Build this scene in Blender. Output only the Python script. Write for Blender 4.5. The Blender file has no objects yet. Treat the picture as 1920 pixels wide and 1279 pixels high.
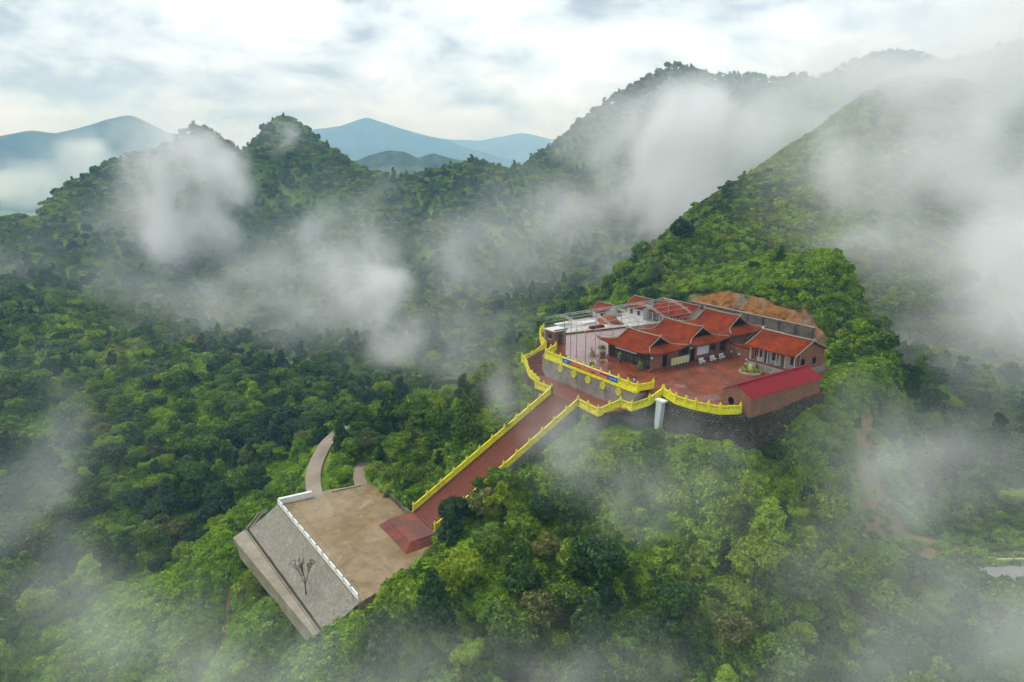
import bpy, math, random
import numpy as np
from mathutils import Vector, Matrix

# ------------------------------------------------------------------ camera, sky, sun, exposure
scene = bpy.context.scene
rng = np.random.default_rng(7)
random.seed(7)
R = math.radians
cam_data = bpy.data.cameras.new('camera')
cam = bpy.data.objects.new('camera', cam_data)
scene.collection.objects.link(cam)
cam.location = (0, 0, 37)
cam.rotation_euler = (R(90 - 14.855), 0, 0)
cam_data.sensor_width = 36
cam_data.lens = 24.0
cam_data.clip_start = 1
cam_data.clip_end = 40000
scene.camera = cam

world = bpy.data.worlds.new('World')
scene.world = world
world.use_nodes = True
SUN_EL, SUN_AZ = R(52), R(-62)          # azimuth measured from +Y towards +X
def build_world():
    nt = world.node_tree; nt.nodes.clear()
    N = nt.nodes.new; L = nt.links.new
    out = N('ShaderNodeOutputWorld'); bg = N('ShaderNodeBackground'); bg.inputs['Strength'].default_value = 0.1
    sky = N('ShaderNodeTexSky'); sky.sky_type = 'NISHITA'; sky.sun_disc = False
    sky.sun_elevation = SUN_EL; sky.sun_rotation = SUN_AZ; sky.altitude = 400
    tc = N('ShaderNodeTexCoord')
    mp = N('ShaderNodeMapping'); mp.inputs['Scale'].default_value = (1.0, 1.0, 2.3)
    mp.inputs['Location'].default_value = (0.35, 0.1, 0.0)
    L(tc.outputs['Generated'], mp.inputs['Vector'])
    n1 = N('ShaderNodeTexNoise'); n1.inputs['Scale'].default_value = 3.4; n1.inputs['Detail'].default_value = 9
    n1.inputs['Roughness'].default_value = 0.55; n1.inputs['Distortion'].default_value = 0.5
    L(mp.outputs['Vector'], n1.inputs['Vector'])
    n2 = N('ShaderNodeTexNoise'); n2.inputs['Scale'].default_value = 10.0; n2.inputs['Detail'].default_value = 8
    n2.inputs['Roughness'].default_value = 0.6; n2.inputs['Distortion'].default_value = 0.35
    L(mp.outputs['Vector'], n2.inputs['Vector'])
    mix = N('ShaderNodeMath'); mix.operation = 'MULTIPLY_ADD'; mix.inputs[1].default_value = 0.45
    L(n2.outputs['Fac'], mix.inputs[0])
    sc_ = N('ShaderNodeMath'); sc_.operation = 'MULTIPLY'; sc_.inputs[1].default_value = 0.62
    L(n1.outputs['Fac'], sc_.inputs[0]); L(sc_.outputs[0], mix.inputs[2])
    ramp = N('ShaderNodeValToRGB')
    e = ramp.color_ramp.elements
    e[0].position = 0.44; e[0].color = (3.35, 3.9, 4.7, 1)
    e[1].position = 0.61; e[1].color = (7.3, 8.1, 8.95, 1)
    m = ramp.color_ramp.elements.new(0.51); m.color = (5.35, 6.1, 6.95, 1)
    L(mix.outputs[0], ramp.inputs['Fac'])
    # thin cover where the blue of the clear sky shows through a little
    cov = N('ShaderNodeMapRange'); cov.inputs['From Min'].default_value = 0.36; cov.inputs['From Max'].default_value = 0.45
    cov.inputs['To Min'].default_value = 0.92; cov.inputs['To Max'].default_value = 1.0
    L(mix.outputs[0], cov.inputs['Value'])
    mx = N('ShaderNodeMix'); mx.data_type = 'RGBA'
    L(cov.outputs['Result'], mx.inputs['Factor']); L(sky.outputs['Color'], mx.inputs['A']); L(ramp.outputs['Color'], mx.inputs['B'])
    L(mx.outputs['Result'], bg.inputs['Color']); L(bg.outputs['Background'], out.inputs['Surface'])
build_world()

sun_data = bpy.data.lights.new('sun', 'SUN')
sun_data.energy = 1.5; sun_data.angle = R(14); sun_data.color = (1.0, 0.95, 0.87)
sun = bpy.data.objects.new('sun', sun_data); scene.collection.objects.link(sun)
sd = Vector((math.sin(SUN_AZ) * math.cos(SUN_EL), math.cos(SUN_AZ) * math.cos(SUN_EL), math.sin(SUN_EL)))
sun.rotation_euler = sd.to_track_quat('Z', 'Y').to_euler()

vs = scene.view_settings
vs.view_transform = 'Standard'; vs.look = 'None'; vs.exposure = 0.66; vs.gamma = 1.0; vs.use_curve_mapping = False
scene.render.engine = 'CYCLES'
cy = scene.cycles
cy.max_bounces = 8; cy.diffuse_bounces = 2; cy.glossy_bounces = 2; cy.transmission_bounces = 2
cy.transparent_max_bounces = 6; cy.volume_bounces = 3; cy.volume_step_rate = 3.0; cy.volume_max_steps = 96
cy.use_adaptive_sampling = True; cy.adaptive_threshold = 0.03; cy.adaptive_min_samples = 24
cy.use_denoising = True; cy.sample_clamp_indirect = 4.0; cy.use_fast_gi = False
cy.caustics_reflective = False; cy.caustics_refractive = False

# ------------------------------------------------------------------ helpers
COL = scene.collection
TH = R(-55.9)
OX, OY = 13.544, 117.462
UX, UY = math.cos(TH), math.sin(TH)
def W(u, v, z=0.0):
    return Vector((OX + u * UX - v * UY, OY + u * UY + v * UX, z))
def to_local(x, y):
    dx, dy = x - OX, y - OY
    return dx * UX + dy * UY, -dx * UY + dy * UX

class MB:
    def __init__(s): s.v = []; s.f = []
    def add(s, vs_, fs):
        k = len(s.v); s.v += [tuple(a) for a in vs_]; s.f += [tuple(i + k for i in f) for f in fs]; return s
    def box(s, x0, x1, y0, y1, z0, z1):
        return s.add([(x0,y0,z0),(x1,y0,z0),(x1,y1,z0),(x0,y1,z0),(x0,y0,z1),(x1,y0,z1),(x1,y1,z1),(x0,y1,z1)],
                     [(0,3,2,1),(4,5,6,7),(0,1,5,4),(1,2,6,5),(2,3,7,6),(3,0,4,7)])
    def bar(s, p, q, w, h, up=(0,0,1)):          # box beam between two points, w wide, h high, p/q on the axis
        p = Vector(p); q = Vector(q); d = (q - p); d.normalize()
        side = d.cross(Vector(up)); side.normalize(); u2 = side.cross(d)
        a = side * (w / 2); b = u2 * (h / 2)
        vs_ = [p-a-b, p+a-b, p+a+b, p-a+b, q-a-b, q+a-b, q+a+b, q-a+b]
        return s.add(vs_, [(0,1,2,3),(7,6,5,4),(0,4,5,1),(1,5,6,2),(2,6,7,3),(3,7,4,0)])
    def tube(s, pts, rad, n=6, cap=True):
        pts = [Vector(p) for p in pts]
        if not hasattr(rad, '__len__'): rad = [rad] * len(pts)
        vs_ = []; fs = []
        for i, p in enumerate(pts):
            d = (pts[min(i+1, len(pts)-1)] - pts[max(i-1, 0)]); d.normalize()
            a = d.cross(Vector((0.31, 0.17, 0.93)) if abs(d.z) < 0.9 else Vector((1, 0, 0))); a.normalize(); b = d.cross(a)
            for k in range(n):
                t = 2 * math.pi * k / n
                vs_.append(p + a * math.cos(t) * rad[i] + b * math.sin(t) * rad[i])
        for i in range(len(pts) - 1):
            for k in range(n):
                fs.append((i*n+k, i*n+(k+1) % n, (i+1)*n+(k+1) % n, (i+1)*n+k))
        if cap:
            fs.append(tuple(range(n))[::-1]); fs.append(tuple((len(pts)-1)*n+k for k in range(n)))
        return s.add(vs_, fs)
    def lathe(s, cx, cy_, prof, n=10):
        vs_ = []; fs = []
        for (r, z) in prof:
            for k in range(n):
                t = 2 * math.pi * k / n
                vs_.append((cx + r * math.cos(t), cy_ + r * math.sin(t), z))
        for i in range(len(prof) - 1):
            for k in range(n):
                fs.append((i*n+k, i*n+(k+1) % n, (i+1)*n+(k+1) % n, (i+1)*n+k))
        fs.append(tuple((len(prof)-1)*n+k for k in range(n))); fs.append(tuple(range(n))[::-1])
        return s.add(vs_, fs)
    def prism(s, poly, z0, z1):
        n = len(poly); z0_ = z0 if hasattr(z0, '__len__') else [z0]*n; z1_ = z1 if hasattr(z1, '__len__') else [z1]*n
        vs_ = [(p[0], p[1], z0_[i]) for i, p in enumerate(poly)] + [(p[0], p[1], z1_[i]) for i, p in enumerate(poly)]
        fs = [tuple(range(n))[::-1], tuple(range(n, 2*n))] + [(i, (i+1) % n, n+(i+1) % n, n+i) for i in range(n)]
        return s.add(vs_, fs)
    def mesh(s, name):
        me = bpy.data.meshes.new(name); me.from_pydata(s.v, [], s.f); me.update(); return me
    def build(s, name, mat, parent=None, smooth=False):
        return mobj(name, s.mesh(name), mat, parent, smooth)

def mobj(name, me, mat, parent=None, smooth=False):
    if mat is not None and len(me.materials) == 0: me.materials.append(mat)
    if smooth:
        me.polygons.foreach_set('use_smooth', [True] * len(me.polygons))
    o = bpy.data.objects.new(name, me); COL.objects.link(o)
    if parent is not None: o.parent = parent
    return o
def tag(o, label=None, cat=None, group=None, kind=None):
    if label: o['label'] = label
    if cat: o['category'] = cat
    if group: o['group'] = group
    if kind: o['kind'] = kind
    return o
def thing(name, label, cat, u, v, z=0.0, rot=0.0, group=None):
    o = bpy.data.objects.new(name, None); COL.objects.link(o); o.empty_display_size = 0.2
    o.location = W(u, v, z); o.rotation_euler = (0, 0, TH + rot)
    return tag(o, label, cat, group)
def place(o, u=0, v=0, z=0, rot=0):
    o.location = W(u, v, z); o.rotation_euler = (0, 0, TH + rot); return o

# ------------------------------------------------------------------ materials
MATS = {}
def mat(name, color, rough=0.8, spec=0.3, vary=0.0, scale=2.0, bump=0.0, bscale=8.0, color2=None, mscale=0.6, edge=(0.4, 0.6), metallic=0.0, coord='Object', extra=None):
    m = bpy.data.materials.new(name); m.use_nodes = True
    nt = m.node_tree; b = nt.nodes['Principled BSDF']
    N = nt.nodes.new; L = nt.links.new
    b.inputs['Roughness'].default_value = rough; b.inputs['Specular IOR Level'].default_value = spec
    b.inputs['Metallic'].default_value = metallic
    tc = N('ShaderNodeTexCoord')
    if coord == 'World':
        g = N('ShaderNodeNewGeometry'); vec = g.outputs['Position']
    else: vec = tc.outputs[coord]
    col = None
    rgb = N('ShaderNodeRGB'); rgb.outputs[0].default_value = (*color, 1); col = rgb.outputs[0]
    if color2 is not None:
        n = N('ShaderNodeTexNoise'); n.inputs['Scale'].default_value = mscale; n.inputs['Detail'].default_value = 6; n.inputs['Roughness'].default_value = 0.65
        L(vec, n.inputs['Vector'])
        mr = N('ShaderNodeMapRange'); mr.inputs['From Min'].default_value = edge[0]; mr.inputs['From Max'].default_value = edge[1]; L(n.outputs['Fac'], mr.inputs['Value'])
        mx = N('ShaderNodeMix'); mx.data_type = 'RGBA'; L(mr.outputs['Result'], mx.inputs['Factor']); L(col, mx.inputs['A']); mx.inputs['B'].default_value = (*color2, 1)
        col = mx.outputs['Result']
    if vary:
        n = N('ShaderNodeTexNoise'); n.inputs['Scale'].default_value = scale; n.inputs['Detail'].default_value = 8; n.inputs['Roughness'].default_value = 0.7
        L(vec, n.inputs['Vector'])
        mr = N('ShaderNodeMapRange'); mr.inputs['From Min'].default_value = 0.3; mr.inputs['From Max'].default_value = 0.7
        mr.inputs['To Min'].default_value = 1 - vary; mr.inputs['To Max'].default_value = 1 + vary; L(n.outputs['Fac'], mr.inputs['Value'])
        mu = N('ShaderNodeVectorMath'); mu.operation = 'SCALE'; L(col, mu.inputs[0]); L(mr.outputs['Result'], mu.inputs['Scale'])
        col = mu.outputs['Vector']
    L(col, b.inputs['Base Color'])
    if bump:
        n = N('ShaderNodeTexNoise'); n.inputs['Scale'].default_value = bscale; n.inputs['Detail'].default_value = 4; L(vec, n.inputs['Vector'])
        bp = N('ShaderNodeBump'); bp.inputs['Strength'].default_value = bump; bp.inputs['Distance'].default_value = 0.1; L(n.outputs['Fac'], bp.inputs['Height'])
        L(bp.outputs['Normal'], b.inputs['Normal'])
    if extra: extra(nt, b, vec, col)
    MATS[name] = m
    return m

def tile_rows(period, axis=1, strength=0.5):
    def fn(nt, b, vec, col):
        N = nt.nodes.new; L = nt.links.new
        w = N('ShaderNodeTexWave'); w.wave_type = 'BANDS'; w.bands_direction = 'XYZ'[axis]; w.wave_profile = 'SAW'
        w.inputs['Scale'].default_value = 2 * math.pi / period / 20 * 1.0; w.inputs['Distortion'].default_value = 0.4; w.inputs['Detail'].default_value = 2
        L(vec, w.inputs['Vector'])
        bp = N('ShaderNodeBump'); bp.inputs['Strength'].default_value = strength; bp.inputs['Distance'].default_value = 0.06
        L(w.outputs['Fac'], bp.inputs['Height']); L(bp.outputs['Normal'], b.inputs['Normal'])
    return fn
def wet(nt, b, vec, col):                        # rain-wet paving: standing water makes patches smooth
    N = nt.nodes.new; L = nt.links.new
    n = N('ShaderNodeTexNoise'); n.inputs['Scale'].default_value = 0.16; n.inputs['Detail'].default_value = 7; n.inputs['Roughness'].default_value = 0.6
    L(vec, n.inputs['Vector'])
    sx = N('ShaderNodeSeparateXYZ'); L(vec, sx.inputs[0])
    w1 = N('ShaderNodeMapRange'); w1.inputs['From Min'].default_value = 2.0; w1.inputs['From Max'].default_value = -9.0; w1.inputs['To Max'].default_value = 0.22; L(sx.outputs[0], w1.inputs['Value'])   # the floor falls to the left, water stands there
    w2 = N('ShaderNodeMapRange'); w2.inputs['From Min'].default_value = 11.0; w2.inputs['From Max'].default_value = 4.0; w2.inputs['To Max'].default_value = 0.06; L(sx.outputs[1], w2.inputs['Value'])
    ws = N('ShaderNodeMath'); L(w1.outputs[0], ws.inputs[0]); L(w2.outputs[0], ws.inputs[1])
    wa = N('ShaderNodeMath'); L(n.outputs['Fac'], wa.inputs[0]); L(ws.outputs[0], wa.inputs[1])
    r = N('ShaderNodeMapRange'); r.inputs['From Min'].default_value = 0.50; r.inputs['From Max'].default_value = 0.68
    r.inputs['To Min'].default_value = 0.62; r.inputs['To Max'].default_value = 0.09; L(wa.outputs[0], r.inputs['Value'])
    cw_ = N('ShaderNodeMapRange'); cw_.inputs['From Min'].default_value = 0.50; cw_.inputs['From Max'].default_value = 0.68; cw_.inputs['To Max'].default_value = 0.8; L(wa.outputs[0], cw_.inputs['Value'])
    b.inputs['Coat Roughness'].default_value = 0.05; b.inputs['Coat IOR'].default_value = 1.33; L(cw_.outputs['Result'], b.inputs['Coat Weight'])
    L(r.outputs['Result'], b.inputs['Roughness'])
    # tile joints
    br = N('ShaderNodeTexBrick'); br.offset = 0; br.inputs['Scale'].default_value = 1.0
    br.inputs['Brick Width'].default_value = 0.6; br.inputs['Row Height'].default_value = 0.6; br.inputs['Mortar Size'].default_value = 0.02
    L(vec, br.inputs['Vector'])
    bp = N('ShaderNodeBump'); bp.inputs['Strength'].default_value = 0.25; bp.inputs['Distance'].default_value = 0.02; bp.invert = True
    L(br.outputs['Fac'], bp.inputs['Height']); L(bp.outputs['Normal'], b.inputs['Normal'])
def slabs(nt, b, vec, col):                      # cast bays with dark joints, wet sheen in shallow dips
    N = nt.nodes.new; L = nt.links.new
    br = N('ShaderNodeTexBrick'); br.offset = 0.0; br.inputs['Scale'].default_value = 1.0; br.inputs['Brick Width'].default_value = 5.6; br.inputs['Row Height'].default_value = 5.4
    br.inputs['Mortar Size'].default_value = 0.035; br.inputs['Mortar'].default_value = (0.10, 0.075, 0.045, 1); L(vec, br.inputs['Vector'])
    L(col, br.inputs['Color1']); hs = N('ShaderNodeHueSaturation'); hs.inputs['Value'].default_value = 0.86; L(col, hs.inputs['Color']); L(hs.outputs[0], br.inputs['Color2'])
    st_ = N('ShaderNodeTexNoise'); st_.inputs['Scale'].default_value = 0.22; st_.inputs['Detail'].default_value = 9; st_.inputs['Roughness'].default_value = 0.75; st_.inputs['Distortion'].default_value = 1.2; L(vec, st_.inputs['Vector'])
    mr = N('ShaderNodeMapRange'); mr.inputs['From Min'].default_value = 0.55; mr.inputs['From Max'].default_value = 0.66; mr.inputs['To Max'].default_value = 0.55; L(st_.outputs['Fac'], mr.inputs['Value'])
    mx = N('ShaderNodeMix'); mx.data_type = 'RGBA'; mx.inputs['B'].default_value = (0.40, 0.34, 0.25, 1); L(mr.outputs['Result'], mx.inputs['Factor']); L(br.outputs['Color'], mx.inputs['A']); L(mx.outputs['Result'], b.inputs['Base Color'])
    rr = N('ShaderNodeMapRange'); rr.inputs['From Min'].default_value = 0.4; rr.inputs['From Max'].default_value = 0.62; rr.inputs['To Min'].default_value = 0.22; rr.inputs['To Max'].default_value = 0.65; L(st_.outputs['Fac'], rr.inputs['Value']); L(rr.outputs['Result'], b.inputs['Roughness'])
def bricks(w, h, mort=(0.22, 0.17, 0.14)):
    def fn(nt, b, vec, col):
        N = nt.nodes.new; L = nt.links.new
        sx = N('ShaderNodeSeparateXYZ'); L(vec, sx.inputs[0])
        ad = N('ShaderNodeMath'); ad.operation = 'ADD'; L(sx.outputs[0], ad.inputs[0]); L(sx.outputs[1], ad.inputs[1])
        cm = N('ShaderNodeCombineXYZ'); L(ad.outputs[0], cm.inputs[0]); L(sx.outputs[2], cm.inputs[1])
        br = N('ShaderNodeTexBrick'); br.inputs['Scale'].default_value = 1.0; br.inputs['Brick Width'].default_value = w; br.inputs['Row Height'].default_value = h
        br.inputs['Mortar Size'].default_value = 0.012; br.inputs['Mortar'].default_value = (*mort, 1)
        L(cm.outputs[0], br.inputs['Vector']); L(col, br.inputs['Color1'])
        hs = N('ShaderNodeHueSaturation'); hs.inputs['Value'].default_value = 0.75; L(col, hs.inputs['Color']); L(hs.outputs[0], br.inputs['Color2'])
        L(br.outputs['Color'], b.inputs['Base Color'])
    return fn

mat('terracotta_paving', (0.22, 0.050, 0.014), 0.4, 0.15, vary=0.45, scale=0.9, color2=(0.12, 0.036, 0.016), mscale=0.3, extra=wet)
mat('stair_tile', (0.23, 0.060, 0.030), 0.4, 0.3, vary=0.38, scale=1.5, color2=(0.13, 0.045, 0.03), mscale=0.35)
mat('riser_tile', (0.085, 0.026, 0.018), 0.7, 0.2, vary=0.3, scale=1.5)  # dark red tile, darkened to stand in for the shadow under the nosings
mat('yellow_paint', (0.76, 0.68, 0.02), 0.65, 0.25, vary=0.28, scale=3.0, color2=(0.34, 0.32, 0.05), mscale=1.3, edge=(0.52, 0.74))
mat('roof_tile', (0.235, 0.036, 0.006), 0.85, 0.05, vary=0.40, scale=2.4, color2=(0.085, 0.02, 0.009), mscale=0.5, edge=(0.40, 0.70), extra=tile_rows(0.28, 1, 0.5))
mat('metal_roof', (0.22, 0.003, 0.008), 0.6, 0.15, vary=0.18, scale=1.5, color2=(0.19, 0.012, 0.012), mscale=0.6, extra=tile_rows(0.3, 1, 0.5))
mat('roof_ridge', (0.30, 0.26, 0.19), 0.85, 0.2, vary=0.3, scale=3.0)
mat('brick', (0.27, 0.095, 0.055), 0.9, 0.15, vary=0.25, scale=2.0, extra=bricks(0.42, 0.14))
mat('shed_brick', (0.29, 0.11, 0.06), 0.9, 0.15, vary=0.28, scale=0.8, color2=(0.22, 0.10, 0.06), mscale=0.5, extra=bricks(0.42, 0.14))
mat('dark_timber', (0.045, 0.028, 0.02), 0.6, 0.3, vary=0.3, scale=4)
mat('grey_timber', (0.16, 0.13, 0.11), 0.7, 0.25, vary=0.3, scale=3)
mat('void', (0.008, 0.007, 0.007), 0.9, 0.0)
mat('white_paint', (0.75, 0.75, 0.74), 0.5, 0.35, vary=0.08, scale=2, color2=(0.60, 0.60, 0.58), mscale=1.2, edge=(0.5, 0.75))
mat('plaster', (0.55, 0.46, 0.42), 0.85, 0.2, vary=0.15, scale=1.2)
mat('white_plaster', (0.62, 0.62, 0.60), 0.85, 0.2, vary=0.15, scale=1.0)
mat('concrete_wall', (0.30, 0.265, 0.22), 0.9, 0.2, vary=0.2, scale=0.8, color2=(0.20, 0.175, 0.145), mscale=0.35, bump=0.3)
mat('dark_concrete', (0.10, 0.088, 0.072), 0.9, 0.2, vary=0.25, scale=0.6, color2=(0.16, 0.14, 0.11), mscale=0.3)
mat('plaza_concrete', (0.27, 0.19, 0.095), 0.5, 0.4, vary=0.34, scale=0.5, color2=(0.20, 0.125, 0.035), mscale=0.13, edge=(0.42, 0.6), extra=slabs)
mat('road_concrete', (0.30, 0.245, 0.19), 0.75, 0.3, vary=0.25, scale=0.8, color2=(0.21, 0.165, 0.115), mscale=0.2)
mat('ledge_concrete', (0.33, 0.29, 0.225), 0.8, 0.25, vary=0.2, scale=0.6, color2=(0.25, 0.21, 0.15), mscale=0.25)
mat('mortar', (0.29, 0.265, 0.215), 0.9, 0.15, vary=0.25, scale=1.2)
mat('stone', (0.33, 0.30, 0.25), 0.8, 0.3, vary=0.45, scale=1.4, color2=(0.55, 0.52, 0.47), mscale=0.9, edge=(0.5, 0.7))
mat('dark_stone', (0.085, 0.07, 0.05), 0.85, 0.25, vary=0.4, scale=1.1, color2=(0.20, 0.165, 0.115), mscale=0.7, edge=(0.5, 0.68))
mat('dark_mortar', (0.06, 0.052, 0.040), 0.95, 0.1, vary=0.3, scale=0.8)
mat('galvanised_steel', (0.33, 0.34, 0.33), 0.45, 0.4, vary=0.15, scale=2, metallic=0.4)
mat('banner_red', (0.36, 0.035, 0.02), 0.6, 0.3, vary=0.1)
mat('banner_blue', (0.015, 0.11, 0.36), 0.6, 0.3, vary=0.1)
mat('letter_orange', (0.80, 0.36, 0.06), 0.6, 0.3)
mat('letter_pink', (0.70, 0.36, 0.34), 0.6, 0.3)
mat('letter_light_blue', (0.30, 0.55, 0.85), 0.6, 0.3)
mat('letter_dark', (0.12, 0.03, 0.03), 0.6, 0.3)
mat('notice_cream', (0.50, 0.50, 0.24), 0.6, 0.3, vary=0.08)
mat('screen_white', (0.62, 0.68, 0.72), 0.4, 0.4, vary=0.05)
mat('glass', (0.03, 0.035, 0.04), 0.12, 0.6)
mat('soil_red', (0.22, 0.075, 0.03), 0.95, 0.1, vary=0.3, scale=1.5)
mat('gravel_white', (0.50, 0.48, 0.44), 0.7, 0.3, vary=0.3, scale=1.0, color2=(0.30, 0.28, 0.24), mscale=0.4)
mat('pot_glaze', (0.16, 0.15, 0.12), 0.5, 0.4, vary=0.2)
mat('bark', (0.085, 0.065, 0.045), 0.95, 0.1, vary=0.35, scale=2.5)
mat('cliff_rock', (0.29, 0.125, 0.033), 0.92, 0.15, vary=0.5, scale=0.7, color2=(0.21, 0.165, 0.105), mscale=0.16, edge=(0.47, 0.60), bump=0.8, bscale=1.5)
mat('asphalt', (0.30, 0.29, 0.275), 0.6, 0.35, vary=0.2, scale=0.6, color2=(0.20, 0.19, 0.18), mscale=0.3)
mat('faded_yellow', (0.50, 0.46, 0.20), 0.7, 0.25, vary=0.2, scale=1.0)
mat('skin', (0.35, 0.2, 0.13), 0.6, 0.3)
mat('cloth_navy', (0.05, 0.07, 0.14), 0.9, 0.1)
mat('cloth_white', (0.55, 0.57, 0.62), 0.9, 0.1)
mat('hair', (0.012, 0.01, 0.01), 0.7, 0.2)

def leaf_material(name, dark, mid, light, patch=0.012):
    m = bpy.data.materials.new(name); m.use_nodes = True
    nt = m.node_tree; nt.nodes.clear(); N = nt.nodes.new; L = nt.links.new
    out = N('ShaderNodeOutputMaterial')
    geo = N('ShaderNodeNewGeometry'); oi = N('ShaderNodeObjectInfo')
    n1 = N('ShaderNodeTexNoise'); n1.inputs['Scale'].default_value = patch; n1.inputs['Detail'].default_value = 4; n1.inputs['Roughness'].default_value = 0.65
    L(geo.outputs['Position'], n1.inputs['Vector'])
    n2 = N('ShaderNodeTexNoise'); n2.inputs['Scale'].default_value = 0.9; n2.inputs['Detail'].default_value = 3
    L(geo.outputs['Position'], n2.inputs['Vector'])
    a = N('ShaderNodeMath'); a.operation = 'MULTIPLY_ADD'; a.inputs[1].default_value = 0.62; L(oi.outputs['Random'], a.inputs[0])
    b = N('ShaderNodeMapRange'); b.inputs['From Min'].default_value = 0.33; b.inputs['From Max'].default_value = 0.67; b.inputs['To Min'].default_value = -0.2; b.inputs['To Max'].default_value = 0.40
    L(n1.outputs['Fac'], b.inputs['Value']); L(b.outputs['Result'], a.inputs[2])
    c = N('ShaderNodeMath'); c.operation = 'MULTIPLY_ADD'; c.inputs[1].default_value = 0.45; L(n2.outputs['Fac'], c.inputs[0]); L(a.outputs[0], c.inputs[2])
    isl = N('ShaderNodeMath'); isl.operation = 'MULTIPLY_ADD'; isl.inputs[1].default_value = 0.34; L(geo.outputs['Random Per Island'], isl.inputs[0]); L(c.outputs[0], isl.inputs[2]); c = isl
    ramp = N('ShaderNodeValToRGB'); e = ramp.color_ramp.elements
    e[0].position = 0.22; e[0].color = (*dark, 1); e[1].position = 1.15 if False else 1.0; e[1].color = (*light, 1)
    k = e.new(0.68); k.color = (*mid, 1)
    L(c.outputs[0], ramp.inputs['Fac'])
    d = N('ShaderNodeBsdfDiffuse'); t = N('ShaderNodeBsdfTranslucent'); g = N('ShaderNodeBsdfGlossy'); g.inputs['Roughness'].default_value = 0.5
    L(ramp.outputs['Color'], d.inputs['Color']); L(ramp.outputs['Color'], t.inputs['Color'])
    g.inputs['Color'].default_value = (0.6, 0.65, 0.6, 1)
    m1 = N('ShaderNodeMixShader'); m1.inputs[0].default_value = 0.28; L(d.outputs[0], m1.inputs[1]); L(t.outputs[0], m1.inputs[2])
    m2 = N('ShaderNodeMixShader'); m2.inputs[0].default_value = 0.035; L(m1.outputs[0], m2.inputs[1]); L(g.outputs[0], m2.inputs[2])
    L(m2.outputs[0], out.inputs['Surface'])
    MATS[name] = m
leaf_material('leaf', (0.016, 0.050, 0.008), (0.080, 0.175, 0.010), (0.27, 0.36, 0.014))
leaf_material('leaf_dark', (0.009, 0.034, 0.010), (0.036, 0.098, 0.014), (0.15, 0.24, 0.016))
leaf_material('leaf_bright', (0.075, 0.18, 0.008), (0.19, 0.35, 0.010), (0.32, 0.46, 0.016))
leaf_material('leaf_olive', (0.04, 0.055, 0.016), (0.10, 0.12, 0.03), (0.21, 0.22, 0.04))

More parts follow.
